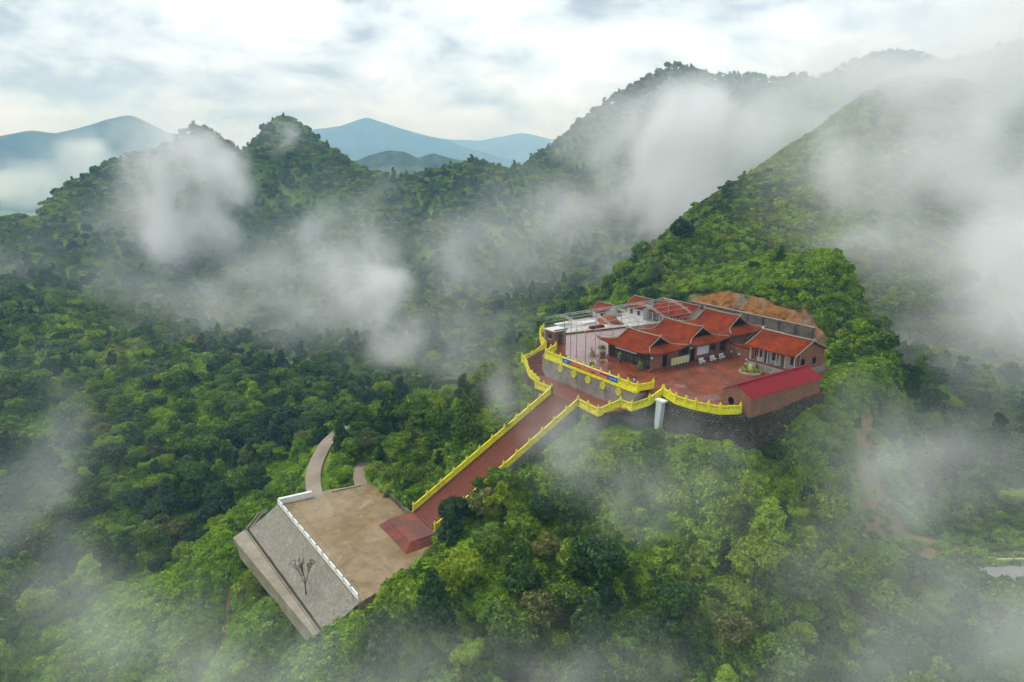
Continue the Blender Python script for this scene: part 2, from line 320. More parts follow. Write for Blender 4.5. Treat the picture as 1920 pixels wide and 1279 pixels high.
# ------------------------------------------------------------------ terrain
CTL = [ (-428,330.2,-12.4), (-371.9,351.2,-11), (-335.3,373.9,-3.5), (-292.5,396.8,5), (-282.2,441.4,17), (-266.2,499,39.1), (-257.8,520.1,40.6), (-244.3,554.7,54), (-215.3,539.6,36.3), (-195,543.2,49.6), (-172.7,546.7,63), (-143.4,531.5,44.6), (-117.2,517.8,31.9), (-78.9,483.2,18.6), (-47.7,486.4,30.7), (-22.5,499.3,40.1), (0,499.7,41.6), (26.8,509.9,41.1), (54.7,525.8,62.1), (89.4,552.6,85), (130.8,578.7,105.4), (195.9,609.7,105.3), (248.9,631.7,110.2), (318.8,646,125.1), (368.1,665.7,121.3), (452,697.2,123.3), (614.5,737.4,118.6), (866.2,768,117), (-522.2,402.8,-56.6), (-684.8,528.3,-110), (-453.7,428.5,-56.2), (-595,561.9,-110), (-409.1,456.2,-54), (-536.5,598.2,-110), (-356.8,484.1,-51.4), (-468,634.9,-110), (-344.3,538.5,-47.8), (-451.5,706.2,-110), (-324.8,608.8,-41.2), (-425.9,798.4,-110), (-314.5,634.5,-40.7), (-412.5,832.2,-110), (-298,676.7,-36.7), (-390.9,887.5,-110), (-262.7,658.3,-42), (-344.5,863.4,-110), (-237.9,662.7,-38), (-312,869.1,-110), (-210.7,667,-34), (-276.3,874.7,-110), (-174.9,648.4,-39.5), (-229.4,850.4,-110), (-143,631.7,-43.3), (-187.5,828.5,-110), (-96.3,589.5,-47.3), (-126.2,773.1,-110), (-58.2,593.4,-43.7), (-76.3,778.2,-110), (-27.4,609.1,-40.9), (-36,798.9,-110), (0,609.6,-40.4), (0,799.5,-110), (32.7,622.1,-40.6), (42.9,815.8,-110), (66.7,641.5,-34.3), (87.5,841.3,-110), (109.1,674.2,-27.4), (143,884.2,-110), (159.6,706,-21.3), (209.3,925.9,-110), (239,743.8,-21.3), (313.4,975.5,-110), (303.7,770.7,-19.8), (398.2,1010.7,-110), (388.9,788.1,-15.4), (510.1,1033.6,-110), (449.1,812.2,-16.5), (589,1065.1,-110), (551.4,850.6,-15.9), (723.2,1115.5,-110), (749.7,899.6,-17.3), (983.2,1179.8,-110), (1056.8,937,-17.8), (1385.9,1228.8,-110), (-262.3,219.5,-37.5), (-148.3,116.3,-36.7), (-330.8,284.9,-24.9), (-225,298.4,-13.3), (-174,223.8,-29.3), (-123.8,152.5,-36.5), (-97.5,115,-41.6), (-81,90.6,-47.8), (-228.6,389.1,-2.9), (-188.8,315,-20.8), (-131.8,211.9,-35.1), (-92.6,142.6,-38.7), (-73.6,108.4,-42.9), (-62.9,88.9,-46.4), (-181.6,419.4,-5.6), (-140,315,-28.4), (-99.8,217.6,-36.9), (-74.4,157.2,-38.6), (-60.4,123.4,-40.9), (-49,95.7,-44.1), (-120.9,436.3,-0.5), (-103.5,366,-23.6), (-84.4,292.3,-36), (-66.1,224.3,-39), (-50.6,168.6,-34.6), (-52.5,424.4,-6.1), (-44.8,354.6,-27.5), (-36.2,281.4,-38.1), (-27.8,211,-38.4), (-22.2,166.3,-35.2), (-3.4,449.9,12.1), (-3,386,-14.5), (-2.5,312.4,-30.4), (-2,251.3,-34.8), (51.4,486.3,32), (43.8,405.8,1.8), (35.5,323.2,-17.1), (111,511.8,50.5), (95.2,430.3,16.1), (178.8,543.2,51.6), (280,590.6,74.3), (29.7,186.4,-4), (41.6,196.4,6.5), (54.5,207,15.1), (70.5,219.9,25.1), (93.4,238.3,35.9), (123,263.3,52.1), (142.9,282.1,64.5), (169.2,302.8,64.6), (203.4,327.5,60.3), (255,355.8,49.9), (377.8,401.9,28.6), (13.6,241.4,-29), (26.5,252,-20.4), (42.5,264.9,-10.4), (65.4,283.3,0.4), (95,308.3,16.6), (114.9,327.1,29), (141.2,347.8,29.1), (175.4,372.5,24.8), (227,400.8,14.4), (349.8,446.9,-6.9), (41.9,182.9,1.9), (57.3,187.7,8.4), (74.6,196.3,13.4), (99.1,220.3,25.9), (75.1,176.3,4.4), (96,192.9,12.3), (128.3,228.3,29), (80,155.9,-2.2), (105.2,180.3,3.8), (136.5,210.2,15.2), (168.9,235.6,25.3), (85,140.9,-8.2), (70,133.1,-10.4), (108.3,160.1,-5.9), (110.2,143.2,-11.3), (70.5,112.8,-16.7), (84,118.3,-19.2), (86.7,107.9,-19.5), (59.5,102.4,-16.7), (54.2,91.2,-19.9), (66,96.1,-20.9), (193.8,194.9,-11.3), (136.1,116.3,-34.7), (60,67.1,-28.1), (48.6,71.8,-26.1), (32.1,63.7,-25.2), (36.3,75.2,-21), (40.5,86.8,-16.1), (19.9,62.9,-24.4), (22.6,74.3,-20.3), (25.2,85.9,-15.6), (8.1,62,-23.7), (9.4,75.2,-21), (10.7,88.6,-17.1), (3.3,96.9,-17), (-3.5,62,-23.7), (-3.9,72.6,-22.9), (-16.7,68.8,-29.6), (-17.9,75.5,-27.5), (-34.5,80.5,-40), (39.8,96.1,-12.2), (50.6,99.8,-13.9) ]

# points round the built places, given in the terrace's own frame (u along the front wall, v towards the halls)
LOCAL_CTL = [(18,-1,-7),(25,-2,-7),(31.5,5,-7),(34,20,-6),(33,32,-4),(31,44,-2),(-20,0,-7),(-30,6,-8),(-37,20,-7),(-40,36,-5),
    (-24,59,6),(-5,60,9),(8,59,8),(20,55,5),(-12,70,14),(5,70,16),(-10,-10,-10),(8.5,-11,-8.6),(-8,-20,-13.8),(8,-20,-13.2),(-8,-28,-18),(8,-28,-17.6),
    (-10,-43,-21.5),(5,-43,-21.5),(17,-50,-20.6),(14,-43,-20.0),(12,-36,-19.6),(20,-47,-21),(24,-54,-26),(15,-58,-25.5),(-22,-61,-29),(0,-61,-29),(10,-60,-28),(-34,-56,-28),(-27,-46,-21.6),
    (-30,-41,-20.8),(-42,-34.6,-20.6),(-22,-28,-17),(-30,-30,-19),(-14,-25,-16),(-20,-12,-12),(20,-32,-19),(18,-22,-16),(20,-12,-11)]
def build_terrain_function():
    P = [list(c) for c in CTL]
    for (u, v, z) in LOCAL_CTL:
        w = W(u, v, z); P.append([w.x, w.y, w.z])
    P += [[x, y, -110] for x, y in ((-1200, 200), (-900, -300), (0, -500), (900, -300), (1500, 300), (0, 1500), (-1000, 1200), (1600, 1500))]
    P += [[-150, 20, -60], [0, 10, -38], [120, 20, -45], [260, 60, -40], [-60, 30, -45], [300, 250, 20]]
    P = np.array(P, float)
    S = 200.0
    X = P[:, :2] / S
    d2 = ((X[:, None] - X[None]) ** 2).sum(-1)
    K = 0.5 * d2 * np.log(d2 + 1e-12) + np.eye(len(P)) * 2e-4
    n = len(P); A = np.zeros((n + 3, n + 3)); A[:n, :n] = K
    A[:n, n] = 1; A[:n, n+1:] = X; A[n, :n] = 1; A[n+1:, :n] = X.T
    b = np.zeros(n + 3); b[:n] = P[:, 2]
    sol = np.linalg.solve(A, b)
    def ev(x, y):
        Q = np.stack([x, y], -1) / S; out = np.empty(len(Q))
        for i in range(0, len(Q), 8000):
            q = Q[i:i+8000]; dd = ((q[:, None] - X[None]) ** 2).sum(-1)
            out[i:i+8000] = (0.5 * dd * np.log(dd + 1e-12)) @ sol[:n] + sol[n] + q @ sol[n+1:]
        return out
    return ev
TPS = build_terrain_function()

_tab = np.random.default_rng(11).random((256, 256))
def vnoise(x, y):
    xi = np.floor(x).astype(int); yi = np.floor(y).astype(int); fx = x - xi; fy = y - yi
    fx = fx * fx * (3 - 2 * fx); fy = fy * fy * (3 - 2 * fy)
    g = lambda a, b: _tab[a % 256, b % 256]
    return (g(xi, yi) * (1-fx) + g(xi+1, yi) * fx) * (1-fy) + (g(xi, yi+1) * (1-fx) + g(xi+1, yi+1) * fx) * fy
def fbm(x, y, oct_=5, gain=0.5):
    s = 0; a = 1; t = 0
    for k in range(oct_):
        s = s + a * (vnoise(x * 2**k + 17.3*k, y * 2**k + 5.1*k) - 0.5); t += a; a *= gain
    return s / t * 2

def poly_dist(u, v, poly):          # signed distance to a polygon, negative inside
    poly = np.array(poly, float); n = len(poly)
    best = np.full(u.shape, 1e9); inside = np.zeros(u.shape, bool)
    for i in range(n):
        a = poly[i]; b = poly[(i+1) % n]; e = b - a
        t = np.clip(((u-a[0])*e[0] + (v-a[1])*e[1]) / (e @ e + 1e-9), 0, 1)
        best = np.minimum(best, np.hypot(u-a[0]-t*e[0], v-a[1]-t*e[1]))
        c = ((a[1] > v) != (b[1] > v)) & (u < (b[0]-a[0]) * (v-a[1]) / (b[1]-a[1] + 1e-12) + a[0])
        inside ^= c
    return np.where(inside, -best, best)

TERRACE = [(-16.6,3.5),(-12.7,0),(12.7,0),(13.2,2.6),(16.2,2.4),(20,1.2),(23.5,1.6),(27,3.2),(28.8,6.3),(30.4,24.8),(24.8,26.6),(24.4,36.6),(18,44),(12,53),(-22,53),(-34,42),(-34,22),(-29.6,11.8),(-23.5,6.6)]
LANDING = [(-20,-3),(-8,-7),(10,-7),(17,-3),(17,3),(12.7,0.5),(-12.7,0.5),(-16.6,4),(-20.5,2)]
STAIR = [(-4.3,-39),(4.3,-39),(4.3,-4),(-4.3,-4)]
PLAZA = [(-20.6,-51),(13.0,-49.7),(10.4,-41.5),(8.2,-36.2),(4.4,-34.2),(-18.5,-34.2),(-20.8,-42)]
REVET = [(-26.5,-58.2),(8.8,-55.3),(11.5,-49.6),(-20.6,-50.5),(-25,-51)]
ROAD = [(-18.5,-44.9),(-25,-43.3),(-30.5,-41.3),(-36,-38.4),(-41.5,-34.9),(-45,-31.6),(-47.5,-28)]
PATH = [(-19,-36.4),(-22.5,-35.4),(-26,-33.8),(-28,-32.2)]
PADW = [(62,82.6),(63.5,81.2),(66,80.6),(69,79.4),(72,79.6),(76,78.2),(84,77.4),(92,75),(98,88.5),(74,87.6),(64,86.8),(62.4,85)]           # world: grey pad by the valley road
SCARW = [(62,120),(57.5,108),(54,98),(52,91),(57,89.5),(70,91),(88,93),(98,98),(88,100),(74,97),(65,98),(63,108)]
def stair_z(v):
    return np.interp(v, [-39, -33.5, -5, -4], [-19.2, -19.2, -4.0, -4.0])
def seg_dist(u, v, line):
    best = np.full(u.shape, 1e9)
    for a, b in zip(line[:-1], line[1:]):
        a = np.array(a, float); e = np.array(b, float) - a
        t = np.clip(((u-a[0])*e[0] + (v-a[1])*e[1]) / (e @ e), 0, 1)
        best = np.minimum(best, np.hypot(u-a[0]-t*e[0], v-a[1]-t*e[1]))
    return best
def ground(x, y):
    x = np.asarray(x, float); y = np.asarray(y, float)
    z = TPS(x, y)
    u, v = to_local(x, y)
    r = np.hypot(x, y)
    dist = np.hypot(x - OX, y - OY)
    near = np.clip((dist - 45) / 120, 0.12, 1)
    z = z + near * (5.0 * fbm(x / 110, y / 110, 5, 0.5) + 5.0 * np.abs(fbm(x / 50 + 9, y / 50, 3)) - 1.6)
    gul = np.clip(0.30 - np.abs(fbm(x / 150 + 2.7, y / 150 + 1.3, 4, 0.5)), 0, 0.30) / 0.30       # gullies between the spurs
    keep = np.maximum.reduce([np.exp(-((x - a_)**2 + (y - b_)**2) / 75.0**2) for a_, b_ in ((-172.7, 545.5), (-244, 554), (130, 578))])
    z = z - np.clip((dist - 130) / 160, 0, 1) * 15.0 * gul ** 1.5 * (1 - keep)
    z = z + 7.0 * np.exp(-((x + 172.7)**2 + (y - 545.5)**2) / 26.0**2) + 5.0 * np.exp(-((x + 244)**2 + (y - 554)**2) / 22.0**2)
    far = np.clip((r - 950) / 500, 0, 1); far = far * far * (3 - 2 * far)
    z = z * (1 - far) + (-120 + 60 * fbm(x / 900, y / 900, 4)) * far
    dT = poly_dist(u, v, TERRACE)
    back = np.clip((v - 46) / 6, 0, 1)
    z = np.minimum(z, -1.2 + np.maximum(dT - 0.6, 0) * (0.35 + 2.6 * back))
    z = np.where(dT < 9, np.maximum(z, -8.5 - 0.9 * np.maximum(dT, 0)), z)
    dL = poly_dist(u, v, LANDING); z = np.minimum(z, -6.0 + 0.6 * np.maximum(dL, 0))
    dS = poly_dist(u, v, STAIR); z = np.minimum(z, stair_z(np.clip(v, -39, -4)) - 0.75 + 0.4 * np.maximum(dS, 0))
    dP = poly_dist(u, v, PLAZA); z = np.minimum(z, -20.5 + np.where(u > 6, 1.0, 0.5) * np.maximum(dP - 0.3, 0))
    dR = poly_dist(u, v, REVET); z = np.minimum(z, -27.3 + np.where(u > 11.5, 4.0, 0.45) * np.maximum(dR, 0))
    rd = seg_dist(u, v, ROAD); z = np.where(rd < 6, z + (np.minimum(z, -20.35) - z) * np.clip((6 - rd) / 3.5, 0, 1), z)
    rd = np.where(rd < 2.6, 1, 0); z = np.where(rd, np.clip(z, -20.5, -20.3), z)
    pd = seg_dist(u, v, PATH); z = np.where(pd < 3, np.minimum(z, -20.2 + 0.5 * np.maximum(pd - 1.5, 0)), z)
    dpad = poly_dist(x, y, PADW); z = np.where(dpad < 5, np.maximum(np.minimum(z, -20.25 + 0.5 * np.maximum(dpad, 0)), -20.3 - 0.45 * np.maximum(dpad, 0)), z)
    return z

def axis(lo, hi, fine_lo, fine_hi, fine, growth=1.06, far_hi=14000, far_lo=-14000):
    a = list(np.arange(fine_lo, fine_hi + 0.01, fine))
    s = fine
    x = fine_hi
    while x < far_hi:
        s = min(s * growth, 6.0) if x < hi else s * 1.25
        x += s; a.append(x)
    s = fine; x = fine_lo; b = []
    while x > far_lo:
        s = min(s * growth, 6.0) if x > lo else s * 1.25
        x -= s; b.append(x)
    return np.array(b[::-1] + a)
gx = axis(-620, 700, -62, 110, 1.6); gy = axis(-20, 980, 58, 205, 1.6, far_lo=-3000)
GX, GY = np.meshgrid(gx, gy)
GZ = ground(GX.ravel(), GY.ravel()).reshape(GX.shape)
def build_grid_mesh(name, X, Y, Z):
    ny, nx = X.shape
    me = bpy.data.meshes.new(name)
    co = np.stack([X, Y, Z], -1).reshape(-1, 3)
    i = np.arange(ny * nx).reshape(ny, nx)
    q = np.stack([i[:-1, :-1], i[:-1, 1:], i[1:, 1:], i[1:, :-1]], -1).reshape(-1, 4)
    me.vertices.add(len(co)); me.vertices.foreach_set('co', co.ravel())
    me.loops.add(q.size); me.loops.foreach_set('vertex_index', q.ravel())
    me.polygons.add(len(q)); me.polygons.foreach_set('loop_start', np.arange(0, q.size, 4)); me.polygons.foreach_set('loop_total', np.full(len(q), 4))
    me.polygons.foreach_set('use_smooth', np.ones(len(q), bool))
    me.update(calc_edges=True); me.validate()
    return me
def terrain_material():
    m = bpy.data.materials.new('hillside_ground'); m.use_nodes = True
    nt = m.node_tree; b = nt.nodes['Principled BSDF']; N = nt.nodes.new; L = nt.links.new
    b.inputs['Roughness'].default_value = 0.95; b.inputs['Specular IOR Level'].default_value = 0.1
    g = N('ShaderNodeNewGeometry')
    n = N('ShaderNodeTexNoise'); n.inputs['Scale'].default_value = 0.05; n.inputs['Detail'].default_value = 10; n.inputs['Roughness'].default_value = 0.7; L(g.outputs['Position'], n.inputs['Vector'])
    r = N('ShaderNodeValToRGB'); e = r.color_ramp.elements
    e[0].position = 0.36; e[0].color = (0.04, 0.09, 0.012, 1); e[1].position = 0.66; e[1].color = (0.20, 0.30, 0.03, 1)
    k = e.new(0.52); k.color = (0.10, 0.19, 0.018, 1); L(n.outputs['Fac'], r.inputs['Fac'])
    at = N('ShaderNodeAttribute'); at.attribute_name = 'bare'
    n2 = N('ShaderNodeTexNoise'); n2.inputs['Scale'].default_value = 0.35; n2.inputs['Detail'].default_value = 8; n2.inputs['Roughness'].default_value = 0.7; L(g.outputs['Position'], n2.inputs['Vector'])
    s = N('ShaderNodeValToRGB'); e = s.color_ramp.elements
    e[0].position = 0.35; e[0].color = (0.17, 0.095, 0.045, 1); e[1].position = 0.65; e[1].color = (0.34, 0.20, 0.095, 1); L(n2.outputs['Fac'], s.inputs['Fac'])
    ad = N('ShaderNodeMath'); ad.operation = 'MULTIPLY_ADD'; ad.inputs[1].default_value = 0.9; L(n2.outputs['Fac'], ad.inputs[0]); 
    sub = N('ShaderNodeMath'); sub.operation = 'SUBTRACT'; sub.inputs[1].default_value = 0.45; L(at.outputs['Fac'], sub.inputs[0]); L(sub.outputs[0], ad.inputs[2])
    mr = N('ShaderNodeMapRange'); mr.inputs['From Min'].default_value = 0.35; mr.inputs['From Max'].default_value = 0.6; L(ad.outputs[0], mr.inputs['Value'])
    mx = N('ShaderNodeMix'); mx.data_type = 'RGBA'; L(mr.outputs['Result'], mx.inputs['Factor']); L(r.outputs['Color'], mx.inputs['A']); L(s.outputs['Color'], mx.inputs['B'])
    L(mx.outputs['Result'], b.inputs['Base Color'])
    bp = N('ShaderNodeBump'); bp.inputs['Strength'].default_value = 0.6; bp.inputs['Distance'].default_value = 0.6; L(n2.outputs['Fac'], bp.inputs['Height']); L(bp.outputs['Normal'], b.inputs['Normal'])
    MATS['ground'] = m; return m
def bareness(x, y):
    u, v = to_local(x, y)
    d = poly_dist(x, y, SCARW); a = np.clip(0.26 - d / 6, 0, 0.55)
    a = np.maximum(a, np.clip(0.7 - (np.abs(seg_dist(u, v, ROAD)) - 2.4) / 2, 0, 1) * 0.45)
    a = np.maximum(a, np.clip(1 - seg_dist(u, v, [(-19,-59.8),(-16,-63.2),(-12.5,-68)]) / 1.9, 0, 1))
    cut = np.clip(1 - np.abs(v - 54.5) / 4, 0, 1) * np.clip(1 - np.abs(u + 4) / 26, 0, 1) ** 0.3
    a = np.maximum(a, np.nan_to_num(cut))
    return a
terr_me = build_grid_mesh('hillside', GX, GY, GZ)
at_ = terr_me.attributes.new('bare', 'FLOAT', 'POINT'); at_.data.foreach_set('value', bareness(GX.ravel(), GY.ravel()).astype(np.float32))
terrain = tag(mobj('hillside_terrain', terr_me, terrain_material()), 'steep green hillside and valley ground under the forest', 'terrain', kind='structure')

def far_mountain(name, label, peaks, depth, tint, seed, base=-120, nx=220, ny=70):
    # peaks: list of (x, z) along a range that lies at distance y = depth (a real ridge, sloping to both sides)
    px = np.array([p[0] for p in peaks]); pz = np.array([p[1] for p in peaks])
    X = np.linspace(px[0], px[-1], nx); T = np.linspace(-1, 1, ny)
    wid = depth * 0.22
    XX, TT = np.meshgrid(X, T)
    t = np.clip((XX - px[0]) / (px[-1] - px[0]), 0, 1)
    crest = np.interp(XX, px, pz)
    k = 5; ker = np.ones(k) / k
    crest = np.apply_along_axis(lambda r: np.convolve(np.pad(r, k//2, 'edge'), ker, 'valid'), 1, crest)
    s = depth / 2500
    rid = np.abs(fbm(XX / (170*s) + seed, TT * 3.0 + seed, 5, 0.55))
    prof = (1 - np.abs(TT) ** 1.05)
    Z = base + (crest - base) * prof + (26*s) * fbm(XX/(240*s)+seed*3, TT*2.2, 6, 0.55) * (0.25 + np.abs(TT)) - 130*s * rid * np.clip(np.abs(TT) * 3, 0, 1) * (1 - np.abs(TT)) 
    Y = depth + TT * wid + 60*s * fbm(XX/(300*s), TT*0+seed, 3)
    me = build_grid_mesh(name, XX, Y, Z)
    m = mat(name + '_cover', tint, 0.95, 0.05, vary=0.6, scale=0.02/s, color2=tuple(c*0.35 for c in tint), mscale=0.009/s, coord='World')
    return tag(mobj(name, me, m), label, 'mountain', kind='structure')
def pk(px, py, d):                      # direction offsets measured once from the photograph, as metres at distance d
    a, b = (px - 960) / 1280, (639.5 - py) / 1280
    k = 0.9666 + 0.2563 * b
    return (a / k * d, 37 + (0.9666 * b - 0.2563) / k * d)
far_mountain('mountain', 'long blue mountain range at far left under cloud', [pk(x, y, 2400) for x, y in ((-420,330),(-250,280),(-100,262),(0,250),(50,240),(90,246),(150,236),(200,222),(245,214),(280,228),(330,252),(400,285),(480,300),(600,330))], 2400, (0.028, 0.058, 0.035), 3)
far_mountain('mountain', 'pale blue pointed mountain beyond the middle saddle', [pk(x, y, 4800) for x, y in ((420,300),(520,268),(590,240),(640,233),(690,218),(730,232),(780,250),(830,262),(880,278),(960,300),(1100,320))], 4800, (0.03, 0.06, 0.04), 7)
far_mountain('hill', 'rounded brownish green hill in the gap between the ridges', [pk(x, y, 1500) for x, y in ((560,350),(640,310),(690,288),(730,280),(760,283),(785,294),(815,286),(850,296),(920,312),(1020,350))], 1500, (0.09, 0.115, 0.045), 12)
far_mountain('mountain', 'faintest pale mountain range on the horizon', [pk(x, y, 6500) for x, y in ((560,296),(700,272),(780,256),(850,260),(900,264),(980,249),(1040,262),(1100,278),(1200,295),(1500,305))], 6500, (0.03, 0.06, 0.04), 19)

# ------------------------------------------------------------------ terrace, walls, stairs
def poly_sheet(name, poly, ztop, thick, m, label=None, cat=None, kind='structure'):
    o = MB().prism(poly, ztop - thick, ztop).build(name, MATS[m]); place(o)
    return tag(o, label, cat, kind=kind)
poly_sheet('terrace_floor', TERRACE, 0.0, 0.2, 'terracotta_paving', 'wet red tiled terrace floor in front of the halls', 'terrace')
gr = MB().prism([(-24.6,13.6),(-21.6,29.4),(-20,40),(-33,41),(-33.2,22),(-29,12.6)], 0.004, 0.03).build('gravel_strip', MATS['gravel_white']); place(gr)
tag(gr, 'pale unfinished concrete strip at the far left of the terrace', 'paving', kind='structure')
kb = MB().bar((-24.3,13.2,0.12),(-21.3,29.8,0.12),0.35,0.24).build('kerb', MATS['dark_concrete']); place(kb)
tag(kb, 'dark low kerb across the left of the terrace', 'kerb', kind='structure')

def irregular_stones(mb, fn, nu, nv, seed, fill=0.86, proud=0.16, jit=0.3):
    """rough stones bedded on a surface fn(s, t) -> (point, normal); each stone is a low eight-cornered lump"""
    r = np.random.default_rng(seed)
    for i in range(nu):
        for j in range(nv):
            s0 = (i + 0.5 * (j % 2) + r.uniform(-jit, jit) * 0.5) / nu; t0 = (j + r.uniform(-jit, jit) * 0.4) / nv
            w = fill / nu * r.uniform(0.65, 1.1); h = fill / nv * r.uniform(0.65, 1.1)
            if s0 + w > 1.0 or s0 < 0: continue
            h = min(h, 0.995 - t0)
            if h < 0.2 / nv or t0 < 0: continue
            d = proud * r.uniform(0.4, 1.3)
            base = []; top = []
            for (a, b) in ((0, 0), (1, 0), (1, 1), (0, 1)):
                ja, jb = r.uniform(0, 0.22, 2)
                a2 = a + (ja if a == 0 else -ja); b2 = b + (jb if b == 0 else -jb)
                p, n = fn(s0 + w * a2, t0 + h * b2); base.append(p - n * 0.05)
                a3 = 0.5 + (a2 - 0.5) * 0.72; b3 = 0.5 + (b2 - 0.5) * 0.72
                p, n = fn(s0 + w * a3, t0 + h * b3); top.append(p + n * d * r.uniform(0.75, 1.2))
            mb.add(base + top, [(4,5,6,7),(0,1,5,4),(1,2,6,5),(2,3,7,6),(3,0,4,7)])

def line_fn(line, z0, z1, batter=0.0):
    pts = [Vector((a[0], a[1], 0)) for a in line]; seg = [(b - a).length for a, b in zip(pts[:-1], pts[1:])]; tot = sum(seg)
    def fn(s, t):
        d = min(max(s, 0), 1) * tot; k = 0
        while k < len(seg) - 1 and d > seg[k]: d -= seg[k]; k += 1
        e = (pts[k+1] - pts[k]).normalized(); n = Vector((e.y, -e.x, 0))
        p = pts[k] + e * d + n * (batter * (1 - t)); p.z = z0 + (z1 - z0) * t
        return p, n
    return fn, tot
def ribbon(mb, line, z0, z1, batter, back=0.8, n=40):
    fn, tot = line_fn(line, z0, z1, batter)
    rows = []
    for i in range(n + 1):
        p0, nn = fn(i / n, 0); p1, _ = fn(i / n, 1)
        rows.append((p0, p1, p1 - nn * back, p0 - nn * back))
    vs_ = [p for r_ in rows for p in r_]; fs = []
    for i in range(n):
        for k in range(4): fs.append((i*4+k, (i+1)*4+k, (i+1)*4+(k+1) % 4, i*4+(k+1) % 4))
    fs += [(0,1,2,3), tuple(n*4+k for k in (3,2,1,0))]
    mb.add(vs_, fs); return fn, tot

def stone_wall(name, label, line, z0, z1, batter, m_stone, m_mortar, size, seed):
    t = thing(name, label, 'wall', 0, 0, 0)
    core = MB(); fn, tot = ribbon(core, line, z0, z1, batter); core.build('wall_core', MATS[m_mortar], t)
    st = MB(); irregular_stones(st, fn, int(tot / size[0]), int((z1 - z0) / size[1]), seed, fill=0.9, proud=0.2)
    o = st.build('stone_facing', MATS[m_stone], t); o['kind'] = 'stuff'
    return t
stone_wall('retaining_wall', 'tall dark rubble stone retaining wall under the right side of the terrace', [(16.4,2.15),(20,0.95),(23.5,1.35),(27.1,2.95),(29.05,6.2),(30.65,24.7)], -9.0, -0.21, 0.5, 'dark_stone', 'dark_mortar', (0.62, 0.42), 3)
stone_wall('retaining_wall', 'misty stone retaining wall under the curved left side of the terrace', [(-34.2,22),(-29.85,11.7),(-23.7,6.4),(-16.8,3.3)], -10.0, -0.21, 0.5, 'dark_stone', 'dark_mortar', (0.7, 0.45), 4)
# the central wall with its round medallions
cw = thing('terrace_wall', 'grey concrete wall with round yellow medallions above the stair landing', 'wall', 0, 0, 0)
core = MB(); ribbon(core, [(-16.2,3.4),(-15.4,1.6),(-14.2,0.5),(-12.7,0.0),(12.4,0.0),(12.75,0.6),(12.9,2.4)], -6.2, -0.46, 0.0, back=0.6, n=60); core.build('wall_body', MATS['concrete_wall'], cw)
cap = MB(); ribbon(cap, [(-12.7,-0.12),(12.7,-0.12)], -0.44, -0.02, 0, back=0.5, n=2); cap.build('coping', MATS['yellow_paint'], cw)
med = MB()
med.add(*(lambda n: ([(0.0, 0, 0)] and [(math.cos(2*math.pi*k/n)*0.68, -0.12, math.sin(2*math.pi*k/n)*0.68) for k in range(n)] + [(math.cos(2*math.pi*k/n)*0.68, 0.1, math.sin(2*math.pi*k/n)*0.68) for k in range(n)], [tuple(range(n))] + [(k, n+k, n+(k+1) % n, (k+1) % n) for k in range(n)]))(24))
for k in range(24):       # raised rim
    a0, a1 = 2*math.pi*k/24, 2*math.pi*(k+1)/24
    med.bar((math.cos(a0)*0.62, -0.14, math.sin(a0)*0.62), (math.cos(a1)*0.62, -0.14, math.sin(a1)*0.62), 0.1, 0.08)
ch = MB()                 # a round longevity-style character of bars, as on the photo's discs
for zz, w_ in ((0.34, 0.5), (0.17, 0.72), (0.0, 0.36), (-0.17, 0.72), (-0.34, 0.5)): ch.box(-w_/2, w_/2, -0.165, -0.11, zz-0.035, zz+0.035)
ch.box(-0.035, 0.035, -0.16, -0.11, -0.42, 0.42)
for s_ in (-1, 1): ch.box(s_*0.3-0.03, s_*0.3+0.03, -0.162, -0.11, -0.3, 0.3)
med_me, ch_me = med.mesh('medallion'), ch.mesh('emblem')
for u in (-7.7, -3.65, 0.4, 4.4, 8.4):
    o = mobj('medallion', med_me, MATS['yellow_paint'], cw); o.location = (u, -0.01, -1.25 if u > -11 else -1.2)
    mobj('emblem', ch_me, MATS['faded_yellow'], o)

# main stairway: every tread its own piece
st = thing('stairway', 'long straight red tiled stairway climbing from the plaza to the terrace', 'stairway', 0, 0, 0)
NS = 84
v0, v1, z0, z1 = -33.5, -5.0, -19.2, -4.0
run, rise = (v1 - v0) / NS, (z1 - z0) / NS
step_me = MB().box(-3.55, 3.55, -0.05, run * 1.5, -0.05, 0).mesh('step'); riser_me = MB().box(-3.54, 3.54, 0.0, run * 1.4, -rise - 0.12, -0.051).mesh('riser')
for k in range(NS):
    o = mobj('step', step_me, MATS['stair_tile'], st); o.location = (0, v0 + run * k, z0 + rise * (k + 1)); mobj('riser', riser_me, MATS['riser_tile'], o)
sb = MB()
for s_ in (-1, 1):
    a, b = (3.56, 3.98) if s_ > 0 else (-3.98, -3.56)
    sb.add([(a,v0-0.3,z0-1.6),(b,v0-0.3,z0-1.6),(b,v1+0.2,z1-3.5),(a,v1+0.2,z1-3.5),(a,v0-0.3,z0+0.05),(b,v0-0.3,z0+0.05),(b,v1+0.2,z1+0.12),(a,v1+0.2,z1+0.12)],
           [(0,3,2,1),(4,5,6,7),(0,1,5,4),(1,2,6,5),(2,3,7,6),(3,0,4,7)])
sb.build('side_wall', MATS['concrete_wall'], st)
MB().add([(-3.5,v0,z0-2.5),(3.5,v0,z0-2.5),(3.5,v1,z1-4),(-3.5,v1,z1-4),(-3.5,v0,z0-0.2),(3.5,v0,z0-0.2),(3.5,v1,z1-0.3),(-3.5,v1,z1-0.3)],
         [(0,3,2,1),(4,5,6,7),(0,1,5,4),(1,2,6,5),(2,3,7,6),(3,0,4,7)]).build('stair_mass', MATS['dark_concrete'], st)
# foot platform with its own steps
for k in range(6):
    e = 0.28 * k; zt = -19.2 - 0.135 * k
    MB().box(-3.9 - e * 0.2, 4.3 + e, -38.0 - e, -33.5 + (0.02 * k), zt - 0.135 if k < 5 else zt - 0.4, zt).build('platform_step', MATS['stair_tile'], st)
